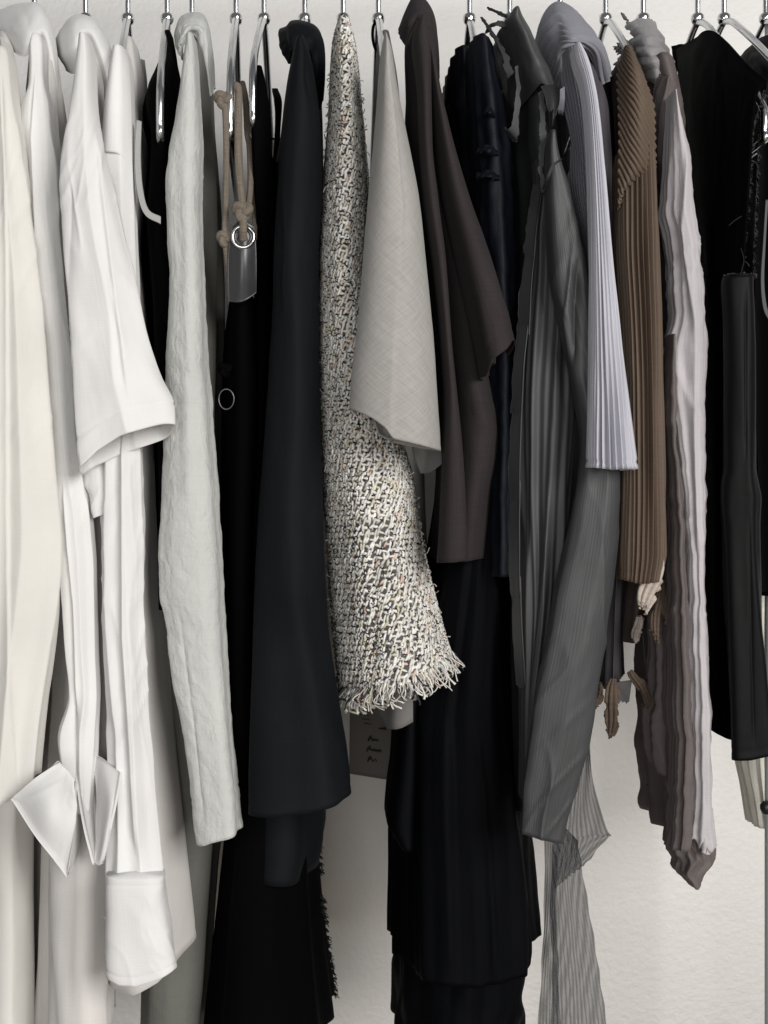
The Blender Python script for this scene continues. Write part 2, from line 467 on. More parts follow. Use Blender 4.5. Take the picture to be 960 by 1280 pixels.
def sheer(name, c, alpha):
    m, nt, b, out = new_mat(name)
    N, Lk = nt.nodes.new, nt.links.new
    tc = N('ShaderNodeTexCoord')
    mp = N('ShaderNodeMapping'); mp.inputs['Scale'].default_value = (74, 30, 1); mp.inputs['Rotation'].default_value = (0, 0, 0.0); Lk(tc.outputs['UV'], mp.inputs['Vector'])
    n = N('ShaderNodeTexWave'); n.inputs['Scale'].default_value = 1; n.inputs['Distortion'].default_value = 3.5; n.inputs['Detail'].default_value = 2; n.inputs['Detail Scale'].default_value = 0.6; Lk(mp.outputs[0], n.inputs['Vector'])
    mr = N('ShaderNodeMapRange'); mr.inputs['From Min'].default_value = 0.0; mr.inputs['From Max'].default_value = 1.0
    mr.inputs['To Min'].default_value = alpha - 0.08; mr.inputs['To Max'].default_value = alpha + 0.14
    Lk(n.outputs['Fac'], mr.inputs['Value'])
    tr = N('ShaderNodeBsdfTransparent'); tl = N('ShaderNodeBsdfTranslucent'); df = N('ShaderNodeBsdfDiffuse')
    tl.inputs['Color'].default_value = (*c, 1); df.inputs['Color'].default_value = (*c, 1)
    m1 = N('ShaderNodeMixShader'); m1.inputs[0].default_value = 0.6; Lk(tl.outputs[0], m1.inputs[1]); Lk(df.outputs[0], m1.inputs[2])
    m2 = N('ShaderNodeMixShader'); Lk(mr.outputs[0], m2.inputs[0]); Lk(tr.outputs[0], m2.inputs[1]); Lk(m1.outputs[0], m2.inputs[2])
    Lk(m2.outputs[0], out.inputs['Surface'])
    return m

M = dict(
    wall=plaster(),
    metal=simple('brushed_aluminium', (0.66, 0.67, 0.68), 0.2, 1.0, bs=15),
    chrome=simple('chrome', (0.7, 0.7, 0.7), 0.14, 1.0),
    dark_metal=simple('dark_metal', (0.09, 0.09, 0.095), 0.3, 1.0),
    post=simple('grey_paint', (0.42, 0.44, 0.47), 0.4),
    knob=simple('black_plastic', (0.01, 0.01, 0.012), 0.4),
    floor=simple('floor_boards', (0.32, 0.27, 0.21), 0.5, bs=12),
    cream=fabric('cream_cotton', (0.68, 0.665, 0.625), slub=0.05, thread=600, bump=0.15),
    white=fabric('white_cotton', (0.72, 0.715, 0.705), slub=0.04, thread=600, bump=0.15),
    white_b=fabric('white_poplin', (0.67, 0.65, 0.625), slub=0.04, thread=600, bump=0.15),
    piping=fabric('grey_piping', (0.10, 0.105, 0.11)),
    blacknavy=fabric('navy_black_pleats', (0.0013, 0.0016, 0.0026), slub=0.2, sheen=0.0, spec=0.07, rough=0.7, weft=0),
    lavender_shaded=fabric('shaded_lavender_pleats', (0.13, 0.128, 0.15), slub=0.2, sheen=0.05, rough=0.6, weft=0),  # lavender cloth darkened in its colour for the shaded front pleats
    sheergrey=fabric('grey_voile', (0.34, 0.34, 0.33), slub=0.2),
    crinkle=fabric('crinkled_linen', (0.52, 0.53, 0.51), (0.46, 0.47, 0.45), slub=0.25, thread=420, bump=0.3, crinkle=0.5, cscale=130),
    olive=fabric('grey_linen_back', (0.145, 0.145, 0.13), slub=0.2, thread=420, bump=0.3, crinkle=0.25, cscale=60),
    black=fabric('black_cloth', (0.0010, 0.0010, 0.0013), slub=0.2, sheen=0.0, spec=0.05),
    black_wool=fabric('blue_black_wool', (0.0045, 0.0056, 0.0074), slub=0.4, thread=420, sheen=0.02, spec=0.14, mottle=0.3, crinkle=0.12, cscale=30, rough=0.75),
    black_satin=fabric('black_satin', (0.0022, 0.0022, 0.0025), slub=0.05, sheen=0.0, spec=0.13, weft=0, bump=0.05, rough=0.55),
    navy=fabric('navy_cotton', (0.0034, 0.0046, 0.009), slub=0.25, sheen=0.02, spec=0.2, rough=0.6, crinkle=0.2),
    cord=fabric('beige_cord', (0.20, 0.168, 0.135), (0.12, 0.10, 0.08), slub=0.8, thread=900, bump=0.9),
    gloss=simple('grey_coated_strap', (0.032, 0.032, 0.035), 0.3),
    tweed_base=fabric('tweed_ground', (0.085, 0.08, 0.08), slub=0.4),
    tweed=tinted('tweed_yarn'),
    linen=fabric('grey_linen', (0.38, 0.368, 0.35), (0.25, 0.242, 0.23), slub=0.6, thread=700, bump=0.3, rot=0.75),
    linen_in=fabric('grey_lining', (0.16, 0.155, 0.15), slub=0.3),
    brownwool=fabric('aubergine_wool', (0.036, 0.030, 0.0315), (0.024, 0.0195, 0.021), slub=0.5, thread=600, sheen=0.12, rough=0.95, spec=0.1),
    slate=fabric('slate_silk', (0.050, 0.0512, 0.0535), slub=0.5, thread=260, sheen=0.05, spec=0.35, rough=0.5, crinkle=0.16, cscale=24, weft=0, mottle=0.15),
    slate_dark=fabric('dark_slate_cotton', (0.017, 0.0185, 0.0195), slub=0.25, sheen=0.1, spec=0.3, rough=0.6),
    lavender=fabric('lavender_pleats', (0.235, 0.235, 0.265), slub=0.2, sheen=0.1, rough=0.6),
    lavender_lit=fabric('lit_lavender_pleats', (0.48, 0.48, 0.53), slub=0.15, sheen=0.05, rough=0.6, weft=0),  # same lavender cloth, brightened in its colour for the lit sleeve
    plum=fabric('dark_plum_pleats', (0.085, 0.078, 0.088), slub=0.2, sheen=0.1, rough=0.6),
    brown=fabric('brown_pleats', (0.115, 0.082, 0.060), (0.07, 0.05, 0.037), slub=0.3, sheen=0.1, rough=0.65),
    brown_dark=fabric('dark_brown_silk', (0.075, 0.058, 0.052), slub=0.3, sheen=0.1, rough=0.6, crinkle=0.2),
    mauve=fabric('mauve_brown_silk', (0.115, 0.097, 0.094), slub=0.3, sheen=0.1, rough=0.55, crinkle=0.3, cscale=50),
    taupe=fabric('grey_taupe_silk', (0.26, 0.25, 0.255), slub=0.3, sheen=0.1, rough=0.55, crinkle=0.3, cscale=50),
    pale=fabric('pale_lilac_silk', (0.46, 0.435, 0.45), slub=0.12, sheen=0.1, rough=0.55, crinkle=0.35, cscale=40),
    leaf_pale=fabric('pale_bark_cloth', (0.50, 0.44, 0.39), (0.28, 0.23, 0.19), slub=0.7, thread=350, bump=0.6),
    leaf_dark=fabric('dark_bark_cloth', (0.11, 0.08, 0.06), (0.06, 0.04, 0.03), slub=0.7, thread=350, bump=0.6),
    ivory=fabric('ivory_pleats', (0.74, 0.72, 0.64), slub=0.1),
    sheer=sheer('sheer_grey_chiffon', (0.10, 0.10, 0.11), 0.40),
    paper=simple('grey_paper', (0.20, 0.185, 0.17), 0.8, spec=0.2, bs=60),
    ink=simple('black_ink', (0.01, 0.01, 0.01), 0.6),
)

# ------------------------------------------------------------------ setting
WALL_Y = 0.30
def box(name, x0, x1, y0, y1, z0, z1, mat, parent=None):
    V = [(x0,y0,z0),(x1,y0,z0),(x1,y1,z0),(x0,y1,z0),(x0,y0,z1),(x1,y0,z1),(x1,y1,z1),(x0,y1,z1)]
    Q = [(0,3,2,1),(4,5,6,7),(0,1,5,4),(1,2,6,5),(2,3,7,6),(3,0,4,7)]
    return mesh_obj(name, V, Q, mat, parent, smooth=False)
w = box('wall', -2.2, 2.2, WALL_Y, WALL_Y + 0.1, 0, 2.6, M['wall']); w['kind'] = 'structure'
f = box('floor', -2.2, 2.2, -3.2, WALL_Y, -0.05, 0.0, M['floor']); f['kind'] = 'structure'

BALL = P(0, 22, 0)[2]
RAIL_Z = BALL + 0.085
rack = thing('clothing_rack', 'grey metal clothing rack whose upright stands at the end of the clothes', 'rack', (0, 0, 0))
RX0, RX1 = P(-190, 0, 0)[0], P(966, 0, 0)[0]
tube('rail', [(RX0, 0, RAIL_Z), (RX1, 0, RAIL_Z)], 0.011, M['post'], rack, px=False, seg=20, sub=4)
for x in (RX0, RX1):
    tube('post', [(x, 0, 0.0), (x, 0, RAIL_Z + 0.02)], 0.0085, M['post'], rack, px=False, seg=20, sub=4)
    tube('foot', [(x, -0.24, 0.012), (x, 0.24, 0.012)], 0.012, M['post'], rack, px=False, seg=16, sub=4)
kx, ky, kz = P(958, 1010, -0.012)
lathe('knob', [(0.0005, -0.007), (0.0045, -0.006), (0.0068, -0.001), (0.0068, 0.003), (0.004, 0.007), (0.0005, 0.0075)], (kx, ky, kz), M['knob'], rack)

# notice on the wall
note = thing('paper_notice', 'grey paper notice with short handwritten lines on the wall below the tweed', 'notice', P(462, 975, WALL_Y))
sheet('paper', [[(438, 858, 0.2985), (466, 861, 0.2975), (500, 866, 0.2985)], [(437, 915, 0.298), (464, 920, 0.297), (497, 926, 0.298)],
                [(436.5, 967, 0.2985), (464, 971.5, 0.2975), (492, 976, 0.2985)]], M['paper'], note, nu=12, nv=16, th=0.0004)
def scribble(word, x, y, w, h, seed):
    # hand-drawn strokes: a tall first letter then running joined loops, slanting down the sheet
    rng = np.random.RandomState(seed)
    pts = [(x + h*0.35, y - h*0.75), (x + h*0.12, y), (x + h*0.05, y + h*0.25), (x + h*0.3, y - h*0.05), (x + h*0.7, y - h*0.8), (x + h*0.55, y - h*0.1)]
    n = word
    for i in range(n):
        xx = x + h*0.6 + (w - h*0.6) * (i + 0.5) / n
        yy = y + 0.13 * (xx - x)
        pts += [(xx - 0.6, yy - h * rng.uniform(0.35, 0.6)), (xx + 0.8, yy + h * rng.uniform(-0.05, 0.15))]
    tube('ink_line', [(px_, py_, 0.2963) for px_, py_ in pts], 0.0006, M['ink'], note, seg=5, sub=4)
scribble(4, 459.5, 925, 14, 7, 1); scribble(6, 458, 938, 19, 7, 2); scribble(2, 459, 950.5, 13, 7, 3)
for i in range(3):
    tube('ink_line', [(450 + i*2.5, 893 + i*5.5, 0.2963), (456 + i*2, 893.5 + i*5.5, 0.2963), (461 + i*1.5, 894.5 + i*5.5, 0.2963)], 0.0005, M['ink'], note, seg=5)
sheet('ink_mark', [[(473, 910.3, 0.2962), (482, 909, 0.2962)], [(473, 911.4, 0.2962), (483, 912.5, 0.2962)]], M['ink'], note, nu=4, nv=4, th=0.0003)

# ------------------------------------------------------------------ hangers
def hanger(xb, xs, desc, drop=0.118, loop=0.05, half=0.185, yb=22):
    """aluminium hanger: hook over the rail, collar, closed loop frame turned so its near end shows at photo x = xs"""
    bx, _, bz = P(xb, yb, 0)
    rx = (xs - CX) * K * (D - half) / D                 # near end
    sh = (bx - rx) / half                      # dX/dY
    h = thing('metal_hanger', desc, 'hanger', (bx, 0, bz - drop - loop), 'metal hangers on the rail')
    R = 0.0165
    hook = [(bx, 0, bz), (bx, 0, bz + 0.03), (bx, 0, RAIL_Z - 0.024), (bx, 0.009, RAIL_Z - 0.010)]
    hook = [(bx, 0.0, bz - 0.003), (bx, 0.0, bz + 0.03), (bx, 0.004, bz + 0.05)]
    for a in np.radians([-35, 0, 40, 80, 120, 160, 190]):
        hook.append((bx, 0.0 + R * math.cos(a), RAIL_Z - 0.0 + R * math.sin(a)))
    tube('hook', hook, 0.0030, M['metal'], h, px=False, seg=12, sub=6)
    lathe('collar', [(0.0033, -0.0072), (0.0054, -0.0066), (0.0067, -0.004), (0.0072, -0.001), (0.0068, 0.0022), (0.0048, 0.0042), (0.003, 0.0048)],
          (bx, 0, bz), M['chrome'], h)
    prof = []
    def q(y, z): prof.append((bx + sh * y, y, bz + z))
    q(0, -0.004)
    n = 7
    for i in range(1, n): q(-half * i / n * 0.985, -drop * (i / n) ** 1.12)
    r = loop / 2
    for a in np.radians([110, 150, 180, 210, 250]): q(-half + r * 0.45 + r * 0.45 * math.cos(a), -drop - r + r * math.sin(a))
    for t in (-0.6, 0, 0.6): q(half * t, -drop - loop)
    for a in np.radians([-70, -30, 0, 30, 70]): q(half - r * 0.45 + r * 0.45 * math.cos(a), -drop - r + r * math.sin(a))
    for i in range(n - 1, 0, -1): q(half * i / n * 0.985, -drop * (i / n) ** 1.12)
    q(0, -0.004)
    tube('frame', prof, 0.0037, M['metal'], h, px=False, seg=12, sub=5)
    return sh

SH = {}
for key, xb, xs, desc, kw in [
    ('cream', -12, 6, 'metal hanger inside the cream shirt', {}),
    ('collar', 43, 46, 'metal hanger inside the white shirt with folded-back cuffs', {}),
    ('short', 107, 106, 'metal hanger inside the white short-sleeved shirt', {}),
    ('tail', 160, 148, 'metal hanger inside the white shirt with a rounded tail', {}),
    ('top', 209, 200, 'metal hanger showing its end through the black sleeveless blouse', dict(drop=0.132, loop=0.052, half=0.203)),
    ('crink', 240, 236, 'metal hanger inside the crinkled pale grey jacket', {}),
    ('cord', 295, 288, 'metal hanger with beige cords looped over it', dict(drop=0.118, loop=0.066, half=0.2)),
    ('strap', 330, 316, 'metal hanger with black straps looped over it', dict(drop=0.112, loop=0.06, half=0.2)),
    ('coat', 381, 377, 'metal hanger inside the blue-black coat', {}),
    ('tweed', 429, 430, 'metal hanger inside the tweed jacket', {}),
    ('linen', 473, 482, 'metal hanger inside the pale grey linen top', {}),
    ('brown', 520, 532, 'metal hanger inside the aubergine wool coat', {}),
    ('navy', 587, 604, 'metal hanger holding the navy gathered dress', dict(drop=0.13, half=0.14)),
    ('slate', 637, 668, 'metal hanger inside the slate grey ragged coat', dict(drop=0.14, half=0.15)),
    ('lav', 700, 722, 'metal hanger inside the lavender pleated top', {}),
    ('pleat', 757, 806, 'metal hanger carrying the brown pleated top', dict(drop=0.125)),
    ('scarf', 804, 840, 'metal hanger under the crumpled mauve and lilac drape', dict(drop=0.14)),
    ('dress', 872, 956, 'metal hanger showing its end in the frayed armhole of the black dress', dict(drop=0.15, loop=0.035, half=0.196)),
    ('edge', 905, 985, 'metal hanger inside the black garment beside the rack upright', dict(drop=0.12)),
    ('last', 957, 1040, 'metal hanger hooked next to the rack upright', dict(drop=0.12)),
]:
    SH[key] = hanger(xb, xs, desc, **kw)

SOFT = [(0.8, 18, 7), (0.35, 60, 22), (1.0, 30, 5, 0.3)]
CRISP = [(0.7, 16, 6), (0.25, 70, 35), (2.1, 34, 6, 0.4), (1.5, 40, 16, -1.2)]
SILK = [(3.2, 14, 7), (0.5, 80, 25), (3.0, 34, 9, 0.6), (2.2, 50, 26, -1.2)]

# ------------------------------------------------------------------ cream shirt
g = garment('cream_shirt', 'cream cotton shirt with a wide rounded sleeve hem, beside the folded-cuff shirt', 'shirt', 10, 1300)
loft('body', [(52, -8, 12, -0.06, 0.06), (90, -12, 24, -0.12, 0.12), (165, -22, 31), (400, -30, 40), (700, -34, 46), (1000, -36, 47), (1310, -38, 46)],
     M['cream'], g, -0.15, 0.2, shear=SH['cream'], folds=[(2, 6, 9, 0.8)], wr=SOFT, seed=1, creases=[('v', [(37, 1000), (37, 1330)], 2.0, 1.6)])
loft('sleeve', [(64, -2, 12), (80, -8, 15), (120, -14, 19), (165, -20, 26), (250, -26, 37), (400, -34, 53), (500, -38, 61), (620, -42, 69), (700, -44, 75), (760, -46, 73), (830, -48, 66), (920, -48, 53), (985, -48, 45)],
     M['cream'], g, -0.25, -0.20, p=2.6, nv=190, nu=150, folds=[(1, 4, 7, 0.55)], wr=CRISP, seed=2, hem=[(-60, 1012), (0, 1002), (22, 994), (45, 976), (60, 960)],
     creases=[('t', [(2, 90), (6, 200), (8, 300), (8, 620), (9, 720), (14, 900), (22, 1000)], 9, 3.0), ('v', [(60, 735), (75, 752)], 7, 2)])
sheet('collar', [[(-14, 60, -0.02), (-14, 40, -0.04), (-14, 34, 0.0)], [(0, 74, -0.10), (2, 56, -0.11), (3, 44, -0.04)], [(11, 80, -0.14), (14, 68, -0.14), (14, 62, -0.08)], [(14, 100, -0.13), (18, 90, -0.13), (19, 84, -0.06)]],
      M['cream'], g, nu=24, nv=40, th=0.002, wr=[(0.8, 30, 30)], seed=3)

# ------------------------------------------------------------------ white shirt with folded-back cuffs
g = garment('white_shirt', 'white shirt with a tall rolled collar and stiff folded-back cuffs', 'shirt', 80, 1300)
loft('body', [(55, 38, 62, -0.08, 0.08), (110, 34, 78, -0.13, 0.12), (180, 34, 84), (300, 46, 98), (500, 60, 118), (700, 66, 146), (900, 62, 152), (1100, 48, 152), (1310, 44, 146)],
     M['white_b'], g, -0.182, 0.2, shear=SH['collar'], folds=[(2, 7, 13, 0.6), (1, 4, 7, 0.6)], wr=SOFT, seed=4,
     creases=[('s', [(72, 1000), (74, 1320)], 9, 5), ('s', [(98, 1000), (101, 1320)], 9, 5), ('v', [(60, 1000), (58, 1320)], 6, 4)])
sl = [(46, 41, 53), (58, 36, 56), (85, 37, 56), (105, 36, 57), (130, 28, 63), (165, 24, 67), (195, 27, 72), (260, 34, 77), (320, 47, 80), (380, 52, 85), (450, 58, 91), (560, 65, 98), (650, 70, 112), (720, 74, 117), (800, 79, 119), (870, 86, 121), (925, 72, 119), (955, 76, 117), (985, 89, 114), (1015, 97, 112)]
slv = loft('sleeve', sl, M['white'], g, -0.225, -0.188, p=2.7, nv=220, nu=150, folds=[(1, 2.4, 7, 0.5)], wr=CRISP, wav=(1.2, 12), seed=5,
     creases=[('s', [(44, 90), (43, 120), (40, 170), (44, 260), (58, 420)], 12, 4), ('r', [(52, 50), (50, 110), (55, 160), (62, 260)], 5, 2),
              ('s', [(78, 600), (84, 680), (92, 760), (95, 850), (97, 930)], 9, 4.5), ('v', [(94, 860), (94, 980)], 4, 7), ('v', [(30, 150), (33, 250)], 5, 3)])['obj']
sheet('cuff', [[(74, 951, -0.262), (82, 962, -0.262), (92, 976, -0.258)], [(44, 975, -0.27), (66, 1010, -0.285), (93, 1030, -0.275)], [(16, 998, -0.262), (49, 1049, -0.275), (84, 1094, -0.262)]],
      M['white'], slv, nu=40, nv=40, th=0.0045, wr=[(1.5, 14, 14), (0.8, 30, 20, 0.5)], edge=1.2, seed=6)
sheet('cuff', [[(92, 976, -0.23), (90, 1010, -0.232), (88, 1050, -0.23), (84, 1093, -0.226)], [(99, 982, -0.215), (98, 1015, -0.215), (96, 1045, -0.21), (90, 1084, -0.21)], [(108, 985, -0.19), (106, 1020, -0.19), (102, 1040, -0.19), (95, 1070, -0.19)]],
      M['white'], slv, nu=30, nv=30, th=0.003, seed=7)
sheet('cuff', [[(94, 968, -0.222), (100, 1010, -0.23), (108, 1050, -0.235), (117, 1081, -0.232)], [(108, 960, -0.205), (112, 1005, -0.205), (117, 1045, -0.21), (121, 1078, -0.225)], [(118, 946, -0.19), (120, 1000, -0.19), (122, 1045, -0.2), (124, 1080, -0.22)]],
      M['white'], slv, nu=30, nv=40, th=0.003, wr=[(0.6, 20, 20)], edge=0.6, seed=8)
sheet('cuff', [[(119, 1079, -0.232), (122, 1040, -0.215), (123, 990, -0.205), (118, 943, -0.195)], [(125, 1081, -0.235), (131, 1045, -0.24), (136, 1000, -0.235), (131, 950, -0.21)], [(128, 1078, -0.236), (137, 1040, -0.243), (145, 1002, -0.24), (151, 966, -0.225)]],
      M['white'], slv, nu=30, nv=40, th=0.003, wr=[(0.6, 20, 20)], edge=0.6, seed=9)
sheet('collar', [[(-14, 46, 0.0), (-12, 30, -0.03), (-8, 16, -0.01), (-6, 22, 0.05)], [(8, 58, -0.05), (10, 34, -0.07), (12, 10, -0.04), (14, 16, 0.04)],
                 [(27, 70, -0.085), (30, 36, -0.095), (32, 5, -0.06), (34, 12, 0.03)], [(38, 66, -0.09), (44, 36, -0.1), (47, 6, -0.07), (48, 14, 0.02)],
                 [(50, 50, -0.09), (56, 38, -0.1), (59, 21, -0.07), (57, 28, 0.0)], [(58, 78, -0.09), (64, 66, -0.1), (68, 50, -0.07), (66, 56, -0.01)],
                 [(64, 130, -0.09), (72, 124, -0.1), (77, 116, -0.07), (76, 120, -0.02)], [(74, 208, -0.09), (79, 196, -0.1), (85, 168, -0.07), (84, 172, -0.02)]],
      M['white'], g, nu=50, nv=110, th=0.002, wr=[(0.8, 25, 25)], seed=10)

# ------------------------------------------------------------------ white short-sleeved shirt
g = garment('white_shirt', 'white shirt with a wide short sleeve open at its hem', 'shirt', 120, 660)
loft('body', [(55, 98, 116, -0.08, 0.08), (110, 92, 134, -0.13, 0.12), (180, 84, 138), (300, 84, 146), (450, 92, 150), (600, 98, 152), (660, 98, 154)],
     M['white_b'], g, -0.16, 0.2, shear=SH['short'], folds=[(2, 5, 9, 0.8)], wr=SOFT, seed=11)
loft('sleeve', [(47, 100, 112), (60, 98, 115), (80, 95, 117), (110, 92, 118), (150, 86, 122), (180, 81, 127), (215, 77, 136), (280, 79, 150), (350, 83, 166), (420, 87, 181), (480, 91, 198), (525, 94, 214), (560, 97, 217)],
     M['white'], g, -0.275, -0.225, p=2.6, nv=210, nu=160, folds=[(0.5, 2.5, 5, 0.5)], wr=CRISP, seed=12, back=20, inner=0.5,
     hem=[(92, 592), (100, 582), (120, 563), (150, 546), (190, 533), (216, 524)], hemline=[(34, 2.2, 0.9)],
     creases=[('s', [(120, 160), (126, 230), (138, 330), (150, 420), (160, 500)], 14, 3.5), ('v', [(152, 430), (170, 445)], 10, 2), ('r', [(103, 145), (106, 160)], 8, 2.5), ('v', [(88, 200), (86, 480)], 5, 2)])
loft('sleeve_lining', [(560, 100, 142), (580, 99, 142), (605, 101, 144), (625, 108, 146), (644, 112, 140)], M['white'], g, -0.215, -0.17, nv=60, inner=0.6, back=-6,
     hem=[(98, 590), (104, 608), (116, 648), (138, 640), (147, 628)], folds=[(1, 3, 3, 0.8)], wr=CRISP, seed=13)
sheet('collar', [[(84, 88, -0.03), (74, 70, -0.05), (70, 52, -0.02), (78, 50, 0.05)], [(92, 92, -0.07), (82, 64, -0.085), (76, 40, -0.05), (84, 36, 0.04)],
                 [(97, 84, -0.09), (93, 50, -0.10), (88, 24, -0.07), (92, 26, 0.03)], [(102, 56, -0.09), (104, 36, -0.10), (103, 19, -0.07), (104, 24, 0.02)],
                 [(110, 52, -0.09), (116, 40, -0.10), (119, 26, -0.07), (116, 34, 0.01)], [(118, 74, -0.09), (126, 62, -0.10), (132, 46, -0.07), (128, 52, 0.0)],
                 [(128, 104, -0.09), (135, 94, -0.10), (141, 74, -0.07), (138, 80, 0.0)], [(135, 132, -0.09), (140, 122, -0.10), (144, 100, -0.07), (142, 104, 0.0)]],
      M['white'], g, nu=50, nv=110, th=0.002, wr=[(0.8, 25, 25)], seed=14)

# ------------------------------------------------------------------ white shirt with rounded tail
g = garment('white_shirt', 'white long-sleeved shirt with a curved tail and a deep buttoned cuff', 'shirt', 185, 1238)
loft('body', [(60, 150, 172, -0.08, 0.08), (120, 146, 182, -0.13, 0.12), (200, 144, 180), (300, 144, 174), (400, 142, 183), (560, 136, 190), (680, 132, 197), (780, 130, 204), (900, 128, 213), (1000, 128, 223), (1130, 130, 236), (1210, 132, 243)],
     M['white_b'], g, -0.19, 0.16, p=3.0, shear=SH['tail'], folds=[(2, 5, 7, 0.8)], wr=SOFT, seed=15, inner=0.3, back=16,
     hem=[(125, 1230), (165, 1231), (200, 1214), (222, 1198), (242, 1178)], hemline=[(10, 1.5, 0.7)], creases=[('v', [(196, 700), (206, 1000), (212, 1180)], 10, 3)])
loft('sleeve', [(66, 142, 158), (80, 138, 161), (120, 132, 163), (190, 126, 164), (260, 124, 167), (400, 128, 172), (560, 128, 175), (640, 127, 176), (740, 128, 177), (850, 132, 183), (950, 134, 190), (1050, 134, 199), (1092, 133, 203), (1112, 134, 203)],
     M['white'], g, -0.225, -0.185, p=2.7, nv=220, nu=150, folds=[(1, 2.4, 7, 0.5)], wr=CRISP, wav=(1.2, 10), seed=16,
     creases=[('s', [(152, 540), (153, 800), (160, 900), (165, 1000), (170, 1070)], 13, 6), ('v', [(168, 1050), (172, 1085)], 4, 3), ('v', [(140, 880), (142, 1090)], 7, 3)])
loft('yoke', [(64, 141, 159), (80, 137, 162), (120, 131, 164), (200, 124.5, 166)], M['white'], g, -0.2275, -0.163, nv=60, wr=CRISP, seed=16, hem=[(122, 195), (134, 196), (146, 197.5), (157, 203), (168, 209)], inner=0.1, hemline=[(4, 1.0, 0.5)])
cf = loft('cuff', [(1094, 132.5, 205), (1110, 132, 206), (1160, 132, 212), (1215, 133, 219)], M['white'], g, -0.243, -0.2, p=3.2, nv=90, nu=150, wr=[(0.5, 20, 12), (0.9, 30, 20, 0.5)], seed=17,
     hem=[(130, 1214), (136, 1222), (148, 1227), (170, 1228), (200, 1218), (216, 1210)], hemline=[(8, 1.4, 0.8), (112, 1.5, 0.6)], folds=[(0.5, 1.2, 3, 0.7)], creases=[('r', [(150, 1095), (150, 1100)], 3, 1)])['obj']
lathe('button', [(0.0002, 0), (0.005, 0.0), (0.0055, 0.002), (0.004, 0.003), (0.0002, 0.0025)], P(137, 1148, -0.222), M['white_b'], cf)

# ------------------------------------------------------------------ black sleeveless top with pale trim
g = garment('sleeveless_blouse', 'black sleeveless blouse with pale curved trim between white shirt and crinkled jacket', 'blouse', 215, 760)
loft('body', [(52, 203, 218, -0.08, 0.06), (75, 199, 222, -0.11, 0.1), (95, 186, 228, -0.15, 0.13), (120, 173, 230), (140, 173, 230), (170, 181, 228), (220, 178, 230), (280, 172, 236), (400, 180, 244), (560, 188, 244), (700, 190, 244), (760, 192, 244)],
     M['black'], g, -0.192, 0.18, shear=SH['top'], folds=[(1, 5, 9, 0.8)], wr=SOFT, seed=18)
sheet('trim', [[(171, 150, -0.208), (177, 152, -0.208)], [(169, 200, -0.21), (176, 200, -0.21)], [(172, 240, -0.21), (179, 238, -0.21)], [(181, 268, -0.21), (186, 262, -0.21)], [(201, 280, -0.208), (201, 271, -0.208)]], M['sheergrey'], g, nu=8, nv=60, th=0.002)
sheet('strap', [[(174, 74, 0.02), (181, 76, 0.02)], [(178, 110, -0.02), (184, 112, -0.02)], [(172, 150, -0.06), (178, 150, -0.06)], [(172, 190, -0.08), (184, 200, -0.08)], [(180, 208, -0.1), (185, 212, -0.1)]], M['sheergrey'], g, nu=10, nv=60, th=0.0015)

# ------------------------------------------------------------------ crinkled pale grey jacket
g = garment('crinkled_jacket', 'crinkled pale grey linen jacket with a long narrow sleeve', 'jacket', 230, 1310)
loft('body', [(48, 232, 256, -0.08, 0.08), (80, 232, 264, -0.12, 0.12), (160, 222, 268), (240, 212, 275), (340, 204, 278), (440, 196, 280), (600, 198, 280), (800, 198, 282, -0.13, 0.18), (1000, 192, 276, -0.11, 0.18), (1100, 186, 268, -0.1, 0.18), (1310, 178, 250, -0.1, 0.18)],
     M['olive'], g, -0.15, 0.18, shear=SH['crink'], folds=[(2, 7, 9, 0.8)], wr=SOFT, seed=19)
loft('sleeve', [(46, 233, 243), (60, 231, 245), (110, 225, 248), (150, 218, 250), (200, 211, 251), (240, 208, 251), (300, 210, 252), (340, 213, 253), (420, 210, 256), (500, 207, 262), (560, 205, 266), (620, 203, 270), (700, 200, 274), (740, 201, 277), (770, 208, 279), (850, 219, 284), (900, 229, 287), (960, 237, 292), (1010, 243, 297), (1046, 249, 299)],
     M['crinkle'], g, -0.225, -0.18, p=2.6, nv=300, nu=160, folds=[(1, 2.5, 4, 0.8)], wr=[(0.5, 30, 30), (0.4, 120, 120), (0.6, 70, 50, 0.6)], wav=(1.2, 14), seed=20,
     hem=[(249, 1057), (262, 1051), (285, 1045), (299, 1039)], hemline=[(56, 2, 1.0), (48, 1.5, 0.6)],
     creases=[('r', [(236, 60), (232, 200), (236, 330), (234, 520), (236, 640)], 9, 3.0), ('v', [(222, 760), (240, 900), (252, 1030)], 3, 1.5)])
sheet('collar', [[(229, 76, -0.09), (221, 62, -0.10), (219, 44, -0.07), (226, 42, 0.02)], [(229, 58, -0.10), (226, 46, -0.11), (224, 26, -0.08), (230, 26, 0.02)], [(236, 44, -0.10), (238, 34, -0.11), (239, 19, -0.08), (240, 24, 0.01)],
                 [(246, 46, -0.10), (251, 36, -0.11), (254, 22, -0.08), (252, 28, 0.0)], [(252, 72, -0.10), (258, 64, -0.11), (262, 50, -0.08), (260, 56, 0.0)], [(256, 130, -0.10), (263, 120, -0.11), (267, 110, -0.08), (265, 114, 0.0)]],
      M['crinkle'], g, nu=40, nv=80, th=0.0025, wr=[(1.4, 50, 50)], seed=21)

